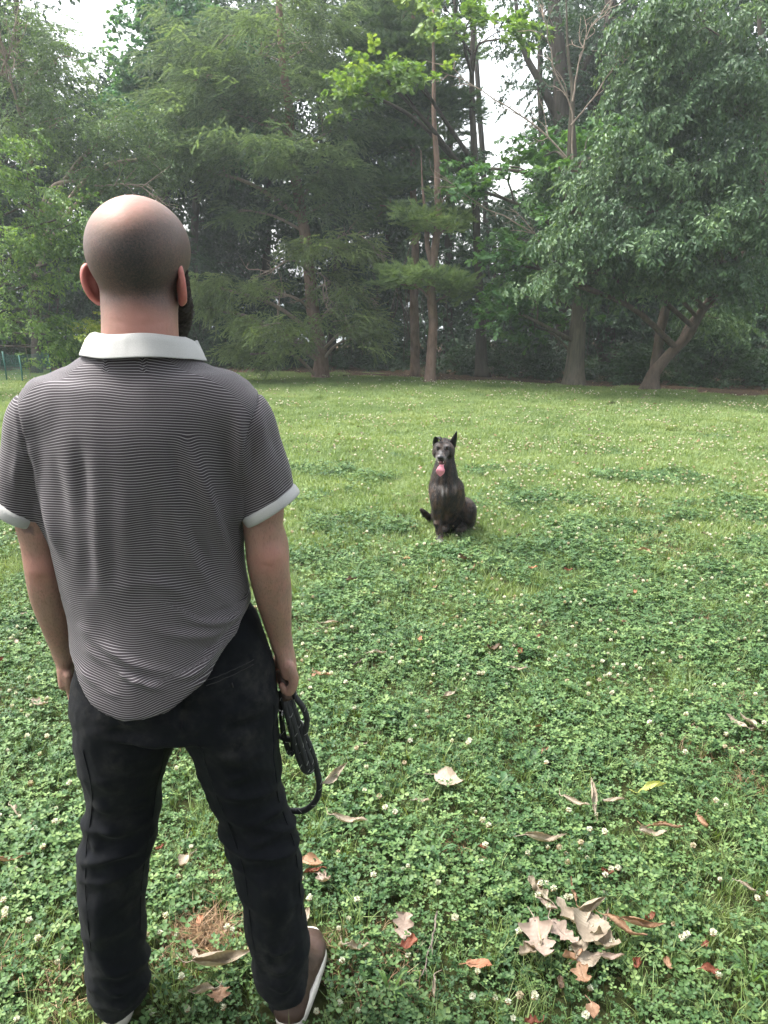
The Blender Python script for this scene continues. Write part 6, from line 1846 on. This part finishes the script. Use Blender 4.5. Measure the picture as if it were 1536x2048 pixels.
F_(1472, 1443, 48, 120, 'oval', 'pale', 'pale leaf, the left one of the butterfly-like pair', .4, .8, .4, .2, -.3, .3, 0.065)
F_(1495, 1443, 48, 125, 'oval', 'pale', 'pale leaf, the right one of the butterfly-like pair', .4, .8, .4, .2, .3, .3, 0.065)
F_(1090, 1500, 28, 40, 'oval', 'tan', 'small tan leaf upper middle of the clover', .4, .8, .4, .3)
F_(965, 1695, 30, 330, 'scrap', 'rust', 'rust scrap left of the long ribbed cream leaf', .5, 1., .5, .5)
F_(645, 1350, 40, 330, 'oval', 'tan', 'tan curled leaf level with the man\'s right hand', .45, 1.0, .6, .6)
F_(80, 1408, 60, 330, 'lobed', 'pale', 'pale torn leaf left of the man\'s left hand', .6, .9, .6, .6)
F_(60, 1228, 38, 20, 'oval', 'pale', 'small pale leaf left of the man\'s left elbow', .4, .8, .4, .3)
F_(3, 1322, 40, 20, 'oval', 'rust', 'dark red leaf cut by the left edge', .5, .9, .4, .3)
F_(1037, 1338, 38, 350, 'oval', 'pale', 'whitish leaf beneath the dark shrivelled leaves', .4, .9, .4, .3)
F_(988, 1298, 36, 10, 'scrap', 'dark', 'dark shrivelled leaf left above the whitish one', .8, 1.2, .9, .9)
F_(1040, 1305, 34, 60, 'scrap', 'rust', 'brown shrivelled leaf right above the whitish one', .7, 1.2, .9, .9)
F_(1075, 1273, 22, 20, 'scrap', 'rust', 'small dark red leaf up and right of the shrivelled ones', .8, .8, .6, .6)
F_(840, 1278, 24, 70, 'oval', 'orange', 'pinkish red leaf, the left one of a small pair below the dog', .6, .6, .4, .3)
F_(862, 1275, 22, 60, 'oval', 'rust', 'darker red leaf, the right one of a small pair below the dog', .6, .8, .4, .3)
F_(755, 1305, 40, 5, 'oval', 'pale', 'pale flat leaf low left of the small red pair', .3, .8, .3, .3)
F_(660, 1246, 38, 10, 'oval', 'pale', 'white leaf level with the man\'s right elbow crook', .35, .9, .4, .3)
F_(738, 1187, 26, 0, 'oval', 'tan', 'little tan leaf left and below the dog', .4, .7, .3, .3)
F_(815, 1117, 22, 0, 'oval', 'orange', 'small orange leaf left of the dog\'s paw', .5, .6, .3, .3)
F_(930, 1118, 34, 10, 'scrap', 'dark', 'dark shrivelled leaf right of the dog\'s paw', .7, 1.2, .9, .9)
F_(702, 1160, 28, 20, 'scrap', 'dark', 'dark brown leaf near the man\'s right elbow', .5, 1.1, .7, .7)
F_(1065, 1136, 24, 0, 'scrap', 'orange', 'orange brown leaf right of the dog, nearest of a pair', .6, .9, .6, .6)
F_(1137, 1140, 26, 0, 'scrap', 'rust', 'brown leaf right of the dog, farther right of a pair', .6, .9, .6, .6)
F_(1432, 1115, 22, 300, 'oval', 'pale', 'white leaf standing out in the clover at the right', .35, .8, .3, .2, .2, .4)
F_(1222, 1085, 34, 0, 'oval', 'pale', 'pinkish pale leaf in the blossom field right of the dog', .4, .8, .4, .3)
F_(1288, 1100, 34, 0, 'oval', 'tan', 'tan leaf beside a dark one in the blossom field', .35, .9, .4, .3)
F_(1358, 1255, 28, 290, 'oval', 'pale', 'narrow white leaf upright in the clover at the right', .3, .8, .3, .3, .2, .4)
F_(1270, 1185, 20, 60, 'scrap', 'orange', 'tiny orange leaf in the clover at the right', .6, .9, .5, .5)
F_(1030, 1290, 20, 60, 'scrap', 'pale', 'tiny pale scrap by the brown shrivelled leaf', .6, .9, .5, .5)
F_(820, 760 + 60, 10, 0, 'scrap', 'tan', 'small tan leaf far out on the lawn before the pines', .6, .6, .5, .5)

# far litter, too small and too many to count
litm = [leaf_mesh('scrap', .06, .5, .7, .4, .4, 3), leaf_mesh('oval', .07, .4, .9, .4, .4, 4), leaf_mesh('scrap', .05, .6, 1., .5, .4, 5)]
for m_, c_ in zip(litm, ('tan', 'pale', 'dark')): m_.materials.append(DM[c_])
lc = proto_col('litter', litm)
P2 = pts_in(420, 2.4, 17, marg=1.1, power=.6)
P, rot = put(P2, .045, .3)
x_ = rng.uniform(-12, 12, 900); y_ = edgeY(x_) + rng.uniform(-.9, 2.5, 900) * rng.uniform(.3, 1, 900)
P3, rot3 = put(np.column_stack([x_, y_]), .02, .3)
P = np.vstack([P, P3]); rot = np.vstack([rot, rot3])
tag(scatter('leaf_litter', lc, P, rot, rng.uniform(.5, 1.1, len(P)), rng.integers(0, 3, len(P))), 'scattered small dead leaves over the far lawn and wood edge', kind='stuff')

# twigs
def twig(pts, r, label):
    acc = Acc(); P_ = catmull(np.array([G(a_, b_, .035 + .01 * math.sin(i)) for i, (a_, b_) in enumerate(pts)]), 20)
    P_ = P_ + np.random.default_rng(int(pts[0][0])).normal(0, .002, P_.shape)
    tube(acc, P_, np.linspace(r, r * .4, 20), 6, None)
    for i in (7, 12): 
        e = P_[i] + (P_[i + 2] - P_[i]) * 2 + np.array((.02, .01, .006)); tube(acc, [P_[i], (P_[i] + e) / 2, e], [r * .5, r * .4, r * .2], 5, None)
    return tag(link('twig', acc.mesh('twig'), None, B_twig2), label, 'twig')
B_twig2 = bark_mat('bark_fallen_twig', (.10, .085, .07), (.24, .20, .17), None, .5, 60)
twig([(872, 1845), (866, 1895), (855, 1940), (845, 1975), (822, 1990)], .0028, 'thin grey forked twig lying in the lower middle of the clover')
twig([(598, 1280), (640, 1273), (688, 1276), (720, 1282)], .0022, 'thin pale twig beside the man\'s right wrist')
twig([(700, 1338 + 10), (735, 1330), (760, 1318)], .0018, 'tiny pale twig below the flat pale leaf')

# broad weeds
def weed(px, py, n, L, label, mat, up=.5, wr=.32):
    q = G(px, py); g = np.random.default_rng(int(px)); t = empty('weed_plant', q, label, 'weed'); 
    for i in range(n):
        an = i * 2.4 + g.uniform(-.3, .3); l = L * g.uniform(.5, .8); d = np.array((math.cos(an), math.sin(an), 0)); w = np.array((-d[1], d[0], 0))
        acc = Acc(); V = []; S = np.linspace(0, 1, 7)
        for s in S:
            ww = l * wr * .5 * (math.sin(math.pi * min(1, s * .93 + .05)) ** .8); c = q + d * l * s * (1 - .25 * up) + (0, 0, .012 + l * up * math.sin(s * 2.2) * .6)
            V += [c - w * ww + (0, 0, ww * .4), c, c + w * ww + (0, 0, ww * .4)]
        ii = np.arange(21).reshape(7, 3)
        acc.add(np.array(V), None, np.stack([ii[:-1, :-1], ii[:-1, 1:], ii[1:, 1:], ii[1:, :-1]], -1).reshape(-1, 4), .6 + .2 * math.sin(i))
        link('leaf', acc.mesh('leaf'), t, mat)
wm_ = leaf_mat('weed_leaf', (.02, .055, .02), (.042, .10, .036), (.085, .16, .055), .2)
wy_ = leaf_mat('weed_grass_leaf', (.035, .08, .018), (.07, .14, .03), (.13, .21, .05), .3)
weed(1060, 1530, 9, .10, 'broad-leaved rosette weed above the crossed standing leaf pair', wm_, .5, .40)
weed(1010, 1590, 7, .11, 'silvery lance-leaved weed left of the crossed standing leaf pair', wm_, .7, .26)
weed(1105, 1432, 8, .10, 'bright yellow-green grass clump in the upper clover', wy_, 1.1, .10)
weed(1265, 1555, 4, .09, 'single broad blade weed left of the yellow-green leaf', wm_, 1.1, .28)
weed(868, 1725, 7, .15, 'arching long-bladed grass plant in the middle of the clover', wm_, .9, .07)
weed(660, 1400, 8, .12, 'bright grass clump right of the leash', wy_, 1.1, .09)
weed(1500, 1980, 7, .14, 'tall grass clump at the lower right corner', wy_, 1.2, .07)
weed(780, 2010, 8, .12, 'dull grass clump at the bottom middle', wy_, 1.1, .07)

# the blossom standing closest to a fallen leaf is told by that leaf
bls = [o for o in scene.collection.objects if o.name.startswith('clover_blossom') and o.get('category')]
lvs = [o for o in scene.collection.objects if o.name.startswith('fallen_leaf')]
if bls:
    BP = np.array([o.location[:] for o in bls]); used_b = set()
    for lf in lvs:
        d_ = np.linalg.norm(BP[:, :2] - np.array(lf.location[:])[:2], axis=1)
        i_ = int(np.argmin(d_))
        txt = ('browned' if bls[i_]['label'].startswith('brown') else 'white') + ' clover blossom closest to the ' + lf['label']
        if i_ in used_b or d_[i_] > .3 or len(txt.split()) > 16: continue
        used_b.add(i_); bls[i_]['label'] = txt
# ================================================================ HAZE: volume box added to veil the trees, partly imitating lens flare
hb = bpy.data.materials.new('air')
hb.use_nodes = True
for n in list(hb.node_tree.nodes): hb.node_tree.nodes.remove(n)
ho = hb.node_tree.nodes.new('ShaderNodeOutputMaterial'); pv = hb.node_tree.nodes.new('ShaderNodeVolumePrincipled')
pv.inputs['Color'].default_value = (.88, .95, 1.0, 1); pv.inputs['Density'].default_value = .0016; pv.inputs['Anisotropy'].default_value = .3
hb.node_tree.links.new(pv.outputs[0], ho.inputs['Volume'])
x0, x1, y0, y1, z0, z1 = -160, 160, -60, 210, -1.0, 17
Vh = [(x, y, z) for x in (x0, x1) for y in (y0, y1) for z in (z0, z1)]
Fh = [(0, 1, 3, 2), (4, 6, 7, 5), (0, 4, 5, 1), (2, 3, 7, 6), (0, 2, 6, 4), (1, 5, 7, 3)]
hz_o = link('haze', mesh_np('haze', np.array(Vh), np.array(Fh), False), None, hb)
tag(hz_o, 'thin haze in the air, partly standing in for lens flare', kind='stuff')
